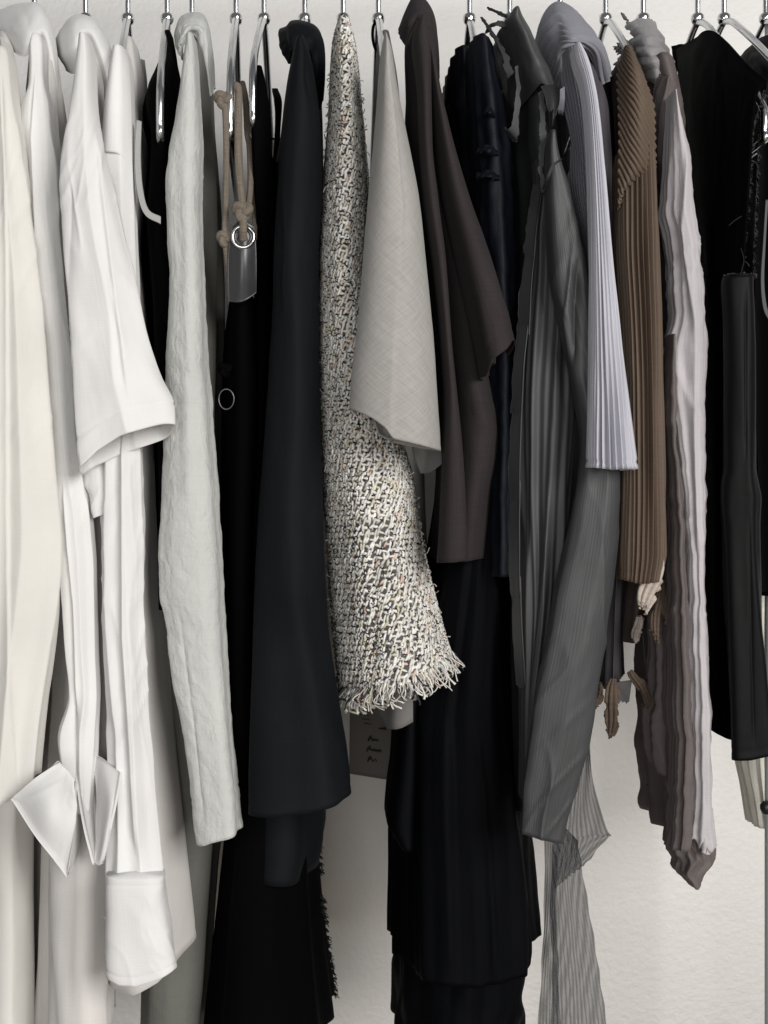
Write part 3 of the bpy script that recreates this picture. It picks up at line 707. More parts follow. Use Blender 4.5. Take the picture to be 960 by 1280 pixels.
# ------------------------------------------------------------------ garment on beige cords
g = garment('corded_dress', 'black dress hung by knotted beige cords through a metal eyelet', 'dress', 305, 1000)
loft('body', [(372, 284, 322), (420, 278, 328), (500, 274, 332), (700, 276, 330), (900, 280, 332), (1000, 282, 332)], M['black'], g, -0.18, 0.12, folds=[(1, 6, 9, 0.8)], wr=SOFT, seed=22, shear=SH['cord'])
W = sheet('strap', [[(292, 284, -0.2), (303, 276, -0.203), (316, 283, -0.2)], [(288, 310, -0.2), (303, 312, -0.206), (319, 310, -0.2)], [(287, 345, -0.197), (303, 347, -0.203), (320, 344, -0.197)], [(287, 377, -0.193), (303, 377, -0.197), (320, 366, -0.193)]], M['gloss'], g, nu=30, nv=40, th=0.003, wr=[(1.0, 50, 8)], seed=23)
ey = ring('eyelet', P(304, 296, -0.207), 0.0098, 0.0018, M['chrome'], g)
ring('eyelet_rim', P(304, 296, -0.206), 0.0072, 0.0012, M['dark_metal'], ey)
hole = [[(297, 289, -0.2055), (304, 287, -0.2055), (311, 289, -0.2055)], [(296, 296, -0.2055), (304, 296, -0.2055), (312, 296, -0.2055)], [(297, 303, -0.2055), (304, 305, -0.2055), (311, 303, -0.2055)]]
sheet('eyelet_backing', hole, M['sheergrey'], g, nu=8, nv=8, th=0.0006)
def knot(x, y, Y, r, mat=None):
    c = np.array(P(x, y, Y)); pts = []
    for t in np.linspace(0, 2*np.pi, 15):
        pts.append(c + r * np.array([(math.sin(t) + 2*math.sin(2*t)) * 0.33, -math.sin(3*t) * 0.30, (math.cos(t) - 2*math.cos(2*t)) * 0.33]))
    tube('knot', pts, r * 0.55, mat or M['cord'], g, px=False, seg=10, sub=4)
cr = 0.0032
tube('cord', [(280, 124, -0.2), (282, 150, -0.2), (283, 200, -0.198), (282, 260, -0.198), (281, 298, -0.198), (286, 340, -0.193), (287, 372, -0.188)], cr * 0.9, M['cord'], g, seg=12)
tube('cord', [(286, 118, -0.198), (292, 108, -0.19), (298, 112, -0.19), (298, 150, -0.2), (298, 200, -0.205), (301, 240, -0.207), (304, 266, -0.212), (304, 284, -0.213), (304, 300, -0.205)], cr * 1.15, M['cord'], g, seg=12)
tube('cord', [(303, 104, -0.15), (307, 125, -0.17), (309, 165, -0.18), (312, 185, -0.182), (313, 230, -0.185), (310, 262, -0.2)], cr * 0.9, M['cord'], g, seg=12)
tube('cord', [(309, 170, -0.17), (316, 200, -0.165), (318, 260, -0.165), (318, 300, -0.17)], cr * 0.8, M['cord'], g, seg=12)
knot(279, 124, -0.2, 0.0065); knot(303, 264, -0.212, 0.0072); knot(281, 298, -0.199, 0.006)
ring('ring', P(283, 499, -0.187), 0.0095, 0.0011, M['dark_metal'], g, sx=0.75)
knot(281, 462, -0.186, 0.005, M['black'])

# ------------------------------------------------------------------ black dress on straps, frayed side
g = garment('strappy_dress', 'long black dress on wide straps with a frayed side edge', 'dress', 330, 1310)
inf = loft('body', [(205, 322, 350, -0.14, 0.12), (260, 318, 350), (400, 312, 348), (700, 300, 346), (1000, 284, 380), (1060, 276, 390), (1110, 270, 392), (1200, 260, 399), (1310, 246, 412)],
     M['black'], g, -0.15, 0.16, folds=[(1, 5, 9, 0.8)], wr=SOFT, seed=25, shear=0.0, creases=[('v', [(275, 1060), (262, 1310)], 3, 2)])
sheet('strap', [[(316, 104, -0.17), (322, 84, -0.175), (327, 84, -0.175)], [(315, 150, -0.195), (320, 118, -0.19), (333, 112, -0.185)], [(317, 210, -0.19), (327, 180, -0.19), (338, 160, -0.185)], [(322, 300, -0.16), (331, 300, -0.165), (340, 300, -0.16)]], M['black'], g, nu=16, nv=60, th=0.003)
sheet('strap', [[(340, 112, 0.0), (347, 112, 0.0)], [(343, 125, -0.03), (352, 130, -0.03)], [(344, 160, -0.05), (350, 165, -0.05)], [(338, 240, -0.1), (346, 240, -0.1)]], M['black'], g, nu=10, nv=50, th=0.003)
tube('cord', [(318, 160, -0.19), (326, 164, -0.17), (336, 171, -0.1), (347, 176, -0.03)], 0.0012, M['black'], g, seg=6)
rng = np.random.RandomState(4)
items = []
for i in range(330):
    Wb = inf['W']; r_ = rng.randint(int(len(Wb) * 0.79), len(Wb))
    pxs = Wb[r_, :, 0] / (D + Wb[r_, :, 1])
    a = Wb[r_, int(np.argmax(pxs))] + np.array([-0.001, rng.uniform(-0.006, 0.006), 0]); l = rng.uniform(2, 8) * K
    d = np.array([rng.uniform(0.6, 1), rng.uniform(-0.5, 0.2), rng.uniform(-0.8, 0.35)])
    V, Q, uv = sweep([a, a + d*l*0.6 + np.array([0, 0, -0.0004]), a + d*l + np.array([0, 0, -0.0018])], 0.0004, seg=4, sub=2)
    items.append((V, Q, (0.01, 0.01, 0.011)))
V, Q, C = bundle(items); o = mesh_obj('frayed_edge', V, Q, M['tweed'], inf['obj'], col=C); o['kind'] = 'stuff'

# ------------------------------------------------------------------ blue-black coat
g = garment('dark_coat', 'blue-black tailored coat with a stand collar and wide straight sleeve', 'coat', 360, 1100)
loft('body', [(55, 368, 398, -0.08, 0.08), (100, 356, 402, -0.13, 0.12), (170, 346, 403), (240, 334, 402), (330, 332, 398), (500, 322, 398), (800, 304, 400), (1000, 298, 402), (1060, 298, 402), (1095, 300, 396)],
     M['black_wool'], g, -0.15, 0.18, shear=SH['coat'], folds=[(1, 4, 7, 0.8)], wr=SOFT, seed=26, hem=[(300, 1084), (330, 1094), (390, 1098), (404, 1094)])
loft('sleeve', [(52, 370, 382), (62, 366, 386), (78, 363, 390), (110, 358, 395), (170, 352, 400), (240, 347, 401), (320, 342, 397), (400, 340, 397), (450, 337, 398), (560, 330, 400), (650, 324, 402), (780, 317, 408), (870, 313, 420), (950, 310, 432), (1005, 308, 438)],
     M['black_wool'], g, -0.232, -0.16, nv=200, folds=[(0.6, 2.5, 4, 0.8)], wr=[(0.8, 14, 5), (0.4, 50, 18)], seed=27, hem=[(306, 1017), (340, 1017), (385, 1011), (420, 1003), (440, 996)],
     creases=[('v', [(382, 60), (386, 100), (393, 140)], 6, 4), ('s', [(352, 150), (356, 300), (352, 400)], 12, 3), ('v', [(395, 500), (386, 520)], 8, 1.5), ('v', [(400, 690), (380, 640)], 12, 2.5), ('r', [(412, 830), (424, 960)], 12, 2.5)], hemline=[(14, 2, 0.4)])
sheet('collar', [[(362, 80, -0.09), (353, 62, -0.08), (349, 40, -0.06), (354, 40, 0.02)], [(366, 62, -0.10), (361, 50, -0.10), (357, 36, -0.08), (362, 34, 0.02)], [(364, 64, -0.12), (364, 46, -0.12), (363, 29, -0.09), (368, 29, 0.02)],
                 [(375, 60, -0.125), (377, 42, -0.12), (377, 28, -0.09), (380, 30, 0.02)], [(386, 64, -0.12), (391, 48, -0.12), (394, 34, -0.09), (392, 36, 0.01)], [(389, 80, -0.11), (397, 66, -0.11), (403, 52, -0.08), (400, 54, 0.01)], [(391, 112, -0.11), (399, 104, -0.11), (405, 90, -0.08), (402, 92, 0.0)], [(394, 140, -0.11), (399, 135, -0.11), (402, 125, -0.08), (400, 125, 0.0)]],
      M['black_wool'], g, nu=40, nv=90, th=0.003, wr=[(0.9, 40, 20)], seed=28)

# ------------------------------------------------------------------ tweed jacket
g = garment('tweed_jacket', 'nubby black and cream tweed jacket with a fringed hem', 'jacket', 490, 890)
trows = [(36, 421, 439), (46, 416, 444), (70, 414, 448), (110, 413, 451), (160, 409, 456), (250, 402, 462), (320, 398, 463), (400, 397, 470), (500, 398, 490), (600, 402, 521), (700, 411, 535), (780, 417, 551), (830, 422, 563), (860, 425, 572)]
them = [(420, 872), (440, 868), (480, 856), (520, 846), (550, 832), (575, 818)]
targs = dict(yn=-0.228, yf=0.02, p=2.1, folds=[(0.5, 3.0, 5, 0.9)], wr=[(1.2, 14, 8)], seed=29, hem=them,
             creases=[('v', [(478, 430), (470, 600), (468, 760), (462, 860)], 12, 5), ('v', [(505, 620), (520, 840)], 9, 4)])
tb = loft('body', trows, M['tweed_base'], g, nu=160, nv=240, **targs)['obj']
info = loft('body', trows, None, None, nu=190, nv=430, build=False, **targs)
W, U = info['W'], info['U']
rng = np.random.RandomState(8)
PAL = [((0.74, 0.72, 0.67), 0.50), ((0.60, 0.58, 0.53), 0.2), ((0.80, 0.80, 0.78), 0.14), ((0.36, 0.34, 0.32), 0.06), ((0.62, 0.47, 0.39), 0.04), ((0.58, 0.55, 0.42), 0.06)]
pw = np.array([q[1] for q in PAL]); pw /= pw.sum()
LIGHT, DARK = [], []
nv_, nu_ = W.shape[:2]
up3 = np.array([0, 0, 1.0])
for side in (1, -1):
    pass
# lay yarn floats along rows of the cloth at even spacing
seglen = np.linalg.norm(np.roll(W, -1, 1) - W, axis=-1)
zrow = W[:, 0, 2]
row = 0; i = 2.0
while i < nv_ - 1:
    r_ = int(i)
    arc = np.concatenate([[0], np.cumsum(seglen[r_])])
    tot = arc[-1]
    step = 0.0032
    n = int(tot / step)
    for c in range(n):
        a = ((c + 0.5 * (row % 2) + rng.uniform(-0.1, 0.1)) / n) % 1.0 * tot
        ui = min(int(np.searchsorted(arc, a)) - 1, nu_ - 1); ui = max(ui, 0)
        uu = U[r_, ui]
        if uu < 0.2 or uu > 0.8: continue                      # the far side is plain ground cloth
        rr = min(max(r_, 1), nv_ - 2)
        p0 = W[rr, ui]
        tu = W[rr, (ui + 1) % nu_] - W[rr, ui - 1]; tu /= np.linalg.norm(tu) + 1e-9
        tv = W[rr - 1, ui] - W[rr + 1, ui]; tv /= np.linalg.norm(tv) + 1e-9
        nn = np.cross(tu, tv); nn /= np.linalg.norm(nn) + 1e-9
        if nn[0] * info['NX'][rr, ui] + nn[1] * info['NY'][rr, ui] < 0: nn = -nn
        ang = (math.radians(58) if (row + c) % 3 else math.radians(-12)) + rng.normal(0, 0.2)
        d = tu * math.cos(ang) + tv * math.sin(ang)
        l = rng.uniform(0.0060, 0.0086) * (1 if (row + c) % 3 else 0.8); w_ = rng.uniform(0.0011, 0.0017)
        cidx = rng.choice(len(PAL), p=pw); colr = np.array(PAL[cidx][0]) * rng.uniform(0.92, 1.12)
        hh = rng.uniform(0.0005, 0.0011)
        V, Q, uv = sweep([p0 - d*l*0.55 - nn*0.0006, p0 - d*l*0.2 + nn*hh, p0 + d*l*0.2 + nn*hh, p0 + d*l*0.55 - nn*0.0006], w_, seg=4, sub=1, taper=[0.6, 1, 1, 0.6])
        LIGHT.append((V, Q, colr))
        if rng.rand() < 0.42:
            a2 = ang + math.radians(rng.choice([-75, 95, -50])) + rng.normal(0, 0.2)
            d2 = tu * math.cos(a2) + tv * math.sin(a2); l2 = rng.uniform(0.003, 0.0052)
            q0 = p0 + d * l * rng.uniform(-0.5, 0.5) + tu * 0.001
            b = rng.uniform(0.006, 0.05)
            V, Q, uv = sweep([q0 - d2*l2*0.5, q0 + nn*0.0021, q0 + d2*l2*0.5], 0.0006, seg=4, sub=1)
            DARK.append((V, Q, (b, b, b * 1.12)))
    dz = 0.0043
    nxt = np.searchsorted(-zrow, -zrow[r_] + dz)
    i = max(nxt, r_ + 1); row += 1
V, Q, C = bundle(LIGHT + DARK)
o = mesh_obj('yarn', V, Q, M['tweed'], tb, col=C); o['kind'] = 'stuff'
items = []
Lr = W[-1]
for k in range(640):
    ui = rng.randint(0, nu_)
    if U[-1, ui] < 0.1 or U[-1, ui] > 0.9: continue
    p0 = Lr[ui] + np.array([0, 0, rng.uniform(-0.002, 0.006)])
    out = np.array([info['NX'][-1, ui], info['NY'][-1, ui], 0])
    l = rng.uniform(0.007, 0.021); side = np.array([rng.normal(0, 0.45), rng.normal(0, 0.2), 0])
    colr = np.array(PAL[rng.choice(len(PAL), p=pw)][0]) * rng.uniform(0.8, 1.05) if rng.rand() < 0.8 else np.array((0.03, 0.03, 0.035))
    b = np.array([rng.normal(0, 0.3), rng.normal(0, 0.2), 0]) * l * 0.5
    pts = [p0, p0 + out*0.003 + side*l*0.4 + np.array([0, 0, -l*0.4]), p0 + out*rng.uniform(0, 0.006) + side*l*0.8 + b + np.array([0, 0, -l*0.8]), p0 + side*l + b*2 + np.array([rng.normal(0, 0.002), 0, -l])]
    V, Q, uv = sweep(pts, rng.uniform(0.0005, 0.0011), seg=5, sub=3, taper=[1, 0.9, 0.8, 1.2])
    items.append((V, Q, colr))
# short hairs that break the side outline
for k in range(420):
    r_ = rng.randint(20, nv_ - 1); ui = rng.choice([rng.randint(int(nu_*0.2), int(nu_*0.4)), rng.randint(int(nu_*0.6), int(nu_*0.8))])
    p0 = W[r_, ui]; out = np.array([info['NX'][r_, ui], info['NY'][r_, ui], 0]); l = rng.uniform(0.002, 0.006)
    V, Q, uv = sweep([p0, p0 + out*l*0.6 + np.array([0, 0, rng.normal(0, 0.001)]), p0 + out*l + np.array([0, 0, rng.normal(0, 0.003)])], 0.00045, seg=4, sub=2)
    items.append((V, Q, np.array((0.6, 0.58, 0.54)) * rng.uniform(0.2, 1.1)))
V, Q, C = bundle(items)
o = mesh_obj('fringe', V, Q, M['tweed'], tb, col=C); o['kind'] = 'stuff'

# ------------------------------------------------------------------ pale grey linen top
g = garment('linen_top', 'pale grey linen top with a wide slanting sleeve hem over the tweed', 'top', 505, 905)
loft('body', [(52, 472, 488, -0.08, 0.06), (100, 470, 500, -0.12, 0.08), (250, 474, 516), (450, 476, 528), (600, 474, 532), (750, 468, 536), (880, 464, 536)], M['linen_in'], g, -0.13, 0.1, shear=SH['linen'],
     folds=[(1, 4, 5, 0.8)], wr=SOFT, seed=30, hem=[(460, 882), (478, 908), (500, 904), (520, 892), (535, 866)], back=-26, inner=0.3, hemline=[(5, 1.2, 0.8)])
loft('sleeve', [(52, 479, 484), (62, 476, 490), (80, 474, 493), (110, 472, 498), (160, 468, 508), (250, 459, 526), (350, 450, 536), (450, 443, 545), (512, 438, 549), (555, 437, 552)],
     M['linen'], g, -0.29, -0.21, p=2.1, nv=190, nu=130, folds=[(0.2, 1.2, 3, 0.9)], wr=[(0.7, 12, 5), (0.25, 60, 30)], seed=31, back=0, inner=0.3,
     hem=[(436, 509), (450, 517), (466, 525), (482, 537), (491, 550), (520, 556), (553, 563)], hemline=[(9, 1.6, 0.5)],
     creases=[('t', [(484, 70), (494, 160), (503, 260), (501, 340), (494, 440), (489, 555)], 16, 2.2), ('v', [(503, 260), (490, 550)], 1.6, 0.9)])
sheet('sleeve_lining', [[(466, 520, -0.232), (480, 526, -0.222), (494, 536, -0.23)], [(471, 536, -0.234), (480, 540, -0.226), (492, 549, -0.236)], [(474, 543, -0.236), (482, 547, -0.232), (490, 549, -0.24)]], M['linen'], g, nu=20, nv=14, th=0.002)
sheet('sleeve_lining', [[(512, 545, -0.2), (532, 548, -0.2), (551, 552, -0.2)], [(518, 572, -0.197), (536, 576, -0.195), (552, 570, -0.197)], [(526, 592, -0.195), (538, 590, -0.193), (552, 580, -0.195)]], M['linen_in'], g, nu=24, nv=20, th=0.002)
tube('hanging_loop', [(474, 24, -0.02), (467, 32, -0.02), (466, 48, -0.02), (470, 62, -0.03), (476, 60, -0.03), (478, 40, -0.02), (475, 26, -0.02)], 0.0016, M['black'], g, seg=8)

# ------------------------------------------------------------------ aubergine wool coat
g = garment('wool_coat', 'dark aubergine wool coat with an elbow-length sleeve between linen top and navy dress', 'coat', 585, 702)
loft('body', [(14, 516, 536, -0.06, 0.0), (50, 508, 544, -0.09, 0.04), (100, 512, 549, -0.13, 0.1), (160, 512, 556), (250, 520, 575), (350, 534, 600), (450, 552, 616), (500, 556, 627), (545, 556, 637), (572, 556, 634), (620, 554, 622), (660, 551, 617), (702, 548, 612)],
     M['brownwool'], g, -0.2, 0.1, p=2.1, nv=200, shear=SH['brown'], folds=[(0.5, 2, 5, 0.8)], wr=[(1.0, 14, 6), (0.3, 60, 30)], seed=32, hem=[(545, 702), (586, 700), (613, 697)],
     creases=[('v', [(602, 540), (606, 600), (603, 705)], 2.0, 2.2), ('s', [(586, 470), (600, 520), (607, 552)], 14, 5), ('r', [(636, 540), (625, 600)], 8, 3)], hemline=[(22, 2, 0.5)])
loft('front_panel', [(26, 523, 533), (36, 518, 537), (52, 515, 540), (75, 518, 541), (110, 522, 540), (180, 525, 541), (250, 530, 549), (330, 542, 559), (430, 552, 566), (500, 556, 573), (580, 553, 581), (702, 547, 587)], M['brownwool'], g, -0.255, -0.2, p=2.2, nv=160,
     wr=[(0.8, 14, 5), (0.3, 60, 30)], folds=[(0.3, 1.5, 3, 0.8)], seed=33, hem=[(545, 704), (570, 702), (588, 699)], inner=0.1)
loft('sleeve', [(48, 529, 538), (60, 528, 542), (80, 532, 546), (110, 536, 551), (160, 542, 563), (200, 547, 574), (250, 555, 589), (330, 575, 618), (390, 592, 638), (440, 603, 646)], M['brownwool'], g, -0.25, -0.17, p=2.0, nv=160,
     wr=[(1.0, 14, 6), (0.3, 60, 30)], folds=[(0.3, 2, 4, 0.8)], seed=34, hem=[(590, 474), (605, 470), (618, 452), (632, 441), (647, 422)], hemline=[(22, 2, 0.8)], creases=[('v', [(588, 360), (596, 470)], 6, 4), ('v', [(610, 395), (630, 380)], 8, 1.5)])
sheet('collar', [[(509, 58, -0.1), (503, 50, -0.1), (500, 40, -0.07), (506, 36, 0.0)], [(516, 38, -0.12), (510, 28, -0.12), (508, 18, -0.08), (513, 14, 0.0)], [(525, 24, -0.13), (522, 12, -0.12), (519, -2, -0.08), (521, -3, 0.0)],
                 [(533, 30, -0.13), (532, 16, -0.12), (530, 3, -0.08), (530, 4, 0.0)], [(536, 44, -0.13), (540, 34, -0.12), (541, 24, -0.08), (539, 26, 0.0)], [(540, 80, -0.12), (545, 74, -0.12), (546, 64, -0.07), (544, 66, 0.0)], [(541, 108, -0.12), (545, 106, -0.12), (547, 98, -0.07), (546, 98, 0.0)]],
      M['brownwool'], g, nu=40, nv=90, th=0.004, wr=[(1.2, 40, 20)], seed=35)

# ------------------------------------------------------------------ navy gathered dress
g = garment('navy_dress', 'navy gathered dress with a long black pleated skirt', 'dress', 590, 1310)
loft('waistband', [(70, 564, 586), (100, 563, 592), (130, 561, 598), (138, 559, 600), (150, 565, 602), (260, 568, 612), (400, 575, 625), (560, 580, 640)], M['navy'], g, -0.1, 0.12, nv=160, folds=[(3, 3, 15, 0.7)], wr=[(2.0, 60, 40), (0.8, 130, 70)], seed=36, shear=SH['navy'])
loft('bodice', [(54, 586, 612), (66, 585, 618), (100, 587, 622), (140, 590, 630), (185, 592, 636), (220, 594, 640), (330, 598, 644), (450, 604, 646), (600, 612, 646), (720, 612, 648)], M['navy'], g, -0.185, -0.09, nv=200, p=2.2, folds=[(2, 3, 11, 0.7)], wr=[(2.2, 40, 25), (0.9, 110, 60)], seed=37,
     creases=[('r', [(606, 80), (612, 130), (614, 190), (612, 330)], 7, 4), ('v', [(612, 138), (600, 145)], 6, 5), ('v', [(616, 187), (596, 200)], 8, 6), ('v', [(620, 218), (600, 228)], 7, 5)])
for yy, xa, xb in ((142, 604, 618), (190, 596, 622), (222, 596, 624)):
    sheet('ruffle', [[(xa, yy - 6, -0.183), ((xa + xb) / 2, yy - 9, -0.19), (xb, yy - 5, -0.183)], [(xa - 1, yy, -0.19), ((xa + xb) / 2, yy - 2, -0.199), (xb + 1, yy + 1, -0.19)], [(xa, yy + 5, -0.186), ((xa + xb) / 2, yy + 3, -0.193), (xb, yy + 6, -0.186)]], M['navy'], g, nu=40, nv=14, th=0.0015, pleat=(2.5, 1.2, 'u', 0.4), wr=[(2.0, 40, 30)], rag={'b': 0.3}, seed=yy)
loft('skirt', [(540, 570, 640), (640, 556, 640), (702, 545, 642), (850, 512, 652), (905, 501, 657), (1000, 498, 667), (1120, 497, 679), (1190, 497, 684)], M['blacknavy'], g, -0.16, 0.14, nu=240, nv=170, folds=[(2, 5, 9, 0.7)], pleat=(34, 3.5, 0.8), wr=SOFT, seed=38,
     creases=[('t', [(612, 700), (628, 900), (646, 1060), (662, 1230)], 12, 6), ('t', [(596, 900), (612, 1060), (622, 1230)], 12, 5), ('t', [(560, 900), (566, 1230)], 12, 5)],
     hem=[(480, 1216), (600, 1222), (655, 1212), (664, 1194), (685, 1186)])
loft('side_panel', [(870, 500, 528), (950, 491, 528), (1026, 482, 526), (1054, 497, 520)], M['blacknavy'], g, -0.13, 0.02, nv=50, wr=SOFT, seed=140, p=2.6)
loft('underskirt', [(1150, 500, 672), (1240, 498, 664), (1310, 497, 657)], M['blacknavy'], g, -0.12, 0.1, nu=160, nv=40, pleat=(16, 5, 0.8), folds=[(2, 4, 7, 0.8)], wr=SOFT, seed=39)

# ------------------------------------------------------------------ slate grey ragged coat
g = garment('slate_coat', 'slate grey silky coat with raw ragged edges and a long wide sleeve', 'coat', 690, 1052)
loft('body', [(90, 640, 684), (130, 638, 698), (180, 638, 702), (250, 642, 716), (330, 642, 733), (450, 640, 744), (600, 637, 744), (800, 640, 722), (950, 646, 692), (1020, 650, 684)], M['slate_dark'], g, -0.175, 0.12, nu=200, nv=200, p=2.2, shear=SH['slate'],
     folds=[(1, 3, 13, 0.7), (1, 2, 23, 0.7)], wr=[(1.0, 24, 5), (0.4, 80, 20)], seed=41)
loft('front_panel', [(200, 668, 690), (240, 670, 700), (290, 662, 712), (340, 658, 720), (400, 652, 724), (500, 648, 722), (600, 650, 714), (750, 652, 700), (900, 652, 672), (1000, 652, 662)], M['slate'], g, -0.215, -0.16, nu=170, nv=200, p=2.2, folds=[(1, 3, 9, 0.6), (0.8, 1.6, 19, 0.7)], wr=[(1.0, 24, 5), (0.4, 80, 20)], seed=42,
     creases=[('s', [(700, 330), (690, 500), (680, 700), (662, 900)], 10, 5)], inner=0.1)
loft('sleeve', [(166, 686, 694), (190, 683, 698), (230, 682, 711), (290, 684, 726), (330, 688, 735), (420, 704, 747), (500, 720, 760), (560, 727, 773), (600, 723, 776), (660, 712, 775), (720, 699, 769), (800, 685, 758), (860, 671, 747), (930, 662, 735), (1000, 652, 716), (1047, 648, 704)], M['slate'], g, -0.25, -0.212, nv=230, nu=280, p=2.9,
     folds=[(0.6, 1.2, 5, 0.6)], pleat=(58, 0.13, 0.7), wr=[(1.8, 14, 7), (0.6, 50, 16), (1.6, 30, 9, 0.4), (1.2, 40, 18, -1)], wav=(1.5, 7), seed=43, hem=[(646, 1040), (675, 1046), (705, 1054)], hemline=[(34, 2, 0.8)],
     creases=[('v', [(724, 320), (719, 380), (714, 470)], 5, 6), ('s', [(716, 300), (706, 400), (716, 520)], 9, 3)])
loft('shoulder', [(24, 632, 650), (36, 622, 660), (50, 628, 668), (75, 636, 678), (100, 641, 692), (124, 648, 699)], M['slate'], g, -0.2, -0.02, nv=90, p=2.2, folds=[(1, 3, 5, 0.7)], wr=[(2.0, 25, 20), (0.8, 90, 50)], seed=44, inner=0.4, hem=[(640, 140), (655, 128), (676, 118), (690, 124), (700, 136)], back=-10)
rg = dict(wr=[(0.6, 25, 12)], nu=16, nv=60, th=0.0014)
sheet('torn_strip', [[(600, 22, -0.17), (604, 22, -0.17)], [(610, 40, -0.18), (618, 40, -0.18)], [(622, 66, -0.185), (634, 64, -0.185)], [(634, 100, -0.185), (644, 90, -0.185)]], M['slate_dark'], g, rag={'l': 0.4, 'r': 0.3}, seed=45, **rg)
sheet('torn_strip', [[(608, 10, -0.15), (611, 9, -0.15)], [(622, 18, -0.16), (628, 15, -0.16)], [(636, 26, -0.17), (646, 24, -0.17)], [(650, 36, -0.18), (662, 36, -0.18)]], M['slate_dark'], g, rag={'l': 0.5, 'r': 0.4}, seed=46, **rg)
sheet('torn_strip', [[(606, 42, -0.17), (613, 38, -0.17)], [(608, 32, -0.175), (615, 35, -0.175)], [(618, 26, -0.18), (622, 34, -0.18)], [(634, 24, -0.18), (634, 36, -0.18)]], M['slate_dark'], g, rag={'l': 0.3, 'r': 0.3}, seed=47, **rg)
sheet('torn_strip', [[(643, 84, -0.2), (648, 82, -0.2)], [(644, 120, -0.205), (652, 122, -0.205)], [(636, 160, -0.2), (650, 172, -0.2)], [(630, 158, -0.19), (642, 178, -0.19)]], M['slate'], g, rag={'l': 0.2, 'r': 0.3}, seed=48, **rg)
sheet('torn_strip', [[(672, 118, -0.212), (680, 112, -0.214)], [(672, 160, -0.222), (684, 160, -0.222)], [(671, 200, -0.226), (682, 200, -0.226)], [(676, 242, -0.226), (680, 240, -0.226)]], M['slate'], g, rag={'l': 0.4, 'r': 0.4}, seed=49, **rg)
sheet('torn_strip', [[(676, 108, -0.216), (690, 106, -0.22), (699, 112, -0.216)], [(682, 124, -0.224), (692, 128, -0.228), (698, 128, -0.22)], [(686, 150, -0.226), (690, 160, -0.228), (694, 140, -0.222)]], M['slate'], g, rag={'b': 0.4}, seed=50, **rg)
sheet('torn_strip', [[(700, 200, -0.262), (703, 199, -0.262)], [(690, 206, -0.264), (693, 208, -0.264)], [(683, 222, -0.263), (686, 224, -0.263)], [(678, 236, -0.25), (680, 238, -0.25)]], M['slate_dark'], g, seed=51, **rg)
for i, (x0, y0, x1, y1) in enumerate([(668, 230, 656, 330), (660, 300, 650, 420), (650, 400, 641, 520), (642, 510, 640, 640), (640, 600, 640, 760), (640, 720, 646, 860)]):
    sheet('torn_edge', [[(x0 - 2, y0, -0.2), (x0 + 10, y0, -0.214)], [((x0+x1)/2 - 6, (y0+y1)/2, -0.205), ((x0+x1)/2 + 9, (y0+y1)/2, -0.219)], [(x1 - 3, y1, -0.2), (x1 + 10, y1 + 8, -0.214)]], M['slate'], g, rag={'l': 0.3, 'b': 0.1}, seed=52 + i, ragf=3, **rg)

# ------------------------------------------------------------------ sheer pleated scarf
g = garment('sheer_scarf', 'sheer grey pleated chiffon scarf trailing below the slate coat', 'scarf', 715, 1310)
sk = dict(nu=110, nv=130, th=0.0006)
sheet('upper_fold', [[(722, 900, -0.11), (730, 915, -0.115), (736, 930, -0.11)], [(700, 1000, -0.12), (724, 1000, -0.13), (744, 990, -0.12)], [(692, 1045, -0.13), (724, 1040, -0.14), (759, 1037, -0.13)], [(690, 1060, -0.13), (724, 1050, -0.14), (763, 1044, -0.13)], [(690, 1076, -0.13), (720, 1064, -0.135), (754, 1052, -0.13)], [(690, 1100, -0.12), (712, 1085, -0.13), (740, 1070, -0.12)], [(690, 1114, -0.12), (708, 1098, -0.125), (731, 1080, -0.12)]], M['sheer'], g, pleat=(9, 2.2, 'u', -0.5), wr=[(1, 12, 6)], seed=60, **sk)
sheet('trailing_panel', [[(700, 1030, -0.09), (712, 1040, -0.1), (722, 1050, -0.09)], [(688, 1110, -0.09), (710, 1100, -0.105), (730, 1100, -0.09)], [(690, 1180, -0.09), (718, 1180, -0.11), (744, 1180, -0.09)], [(690, 1250, -0.09), (724, 1245, -0.11), (754, 1245, -0.09)], [(688, 1330, -0.09), (727, 1330, -0.11), (766, 1330, -0.09)]], M['sheer'], g, pleat=(9, 2.2, 'u', -0.7), wr=[(1, 12, 4)], seed=61, **sk)
sheet('trailing_panel', [[(680, 1030, -0.06), (690, 1030, -0.06), (700, 1030, -0.06)], [(680, 1150, -0.06), (688, 1150, -0.07), (696, 1150, -0.06)], [(676, 1230, -0.06), (686, 1230, -0.07), (698, 1230, -0.06)], [(668, 1330, -0.06), (684, 1330, -0.07), (702, 1330, -0.06)]], M['sheer'], g, pleat=(6, 2, 'u', 0.6), wr=[(2, 20, 6)], seed=62, **sk)

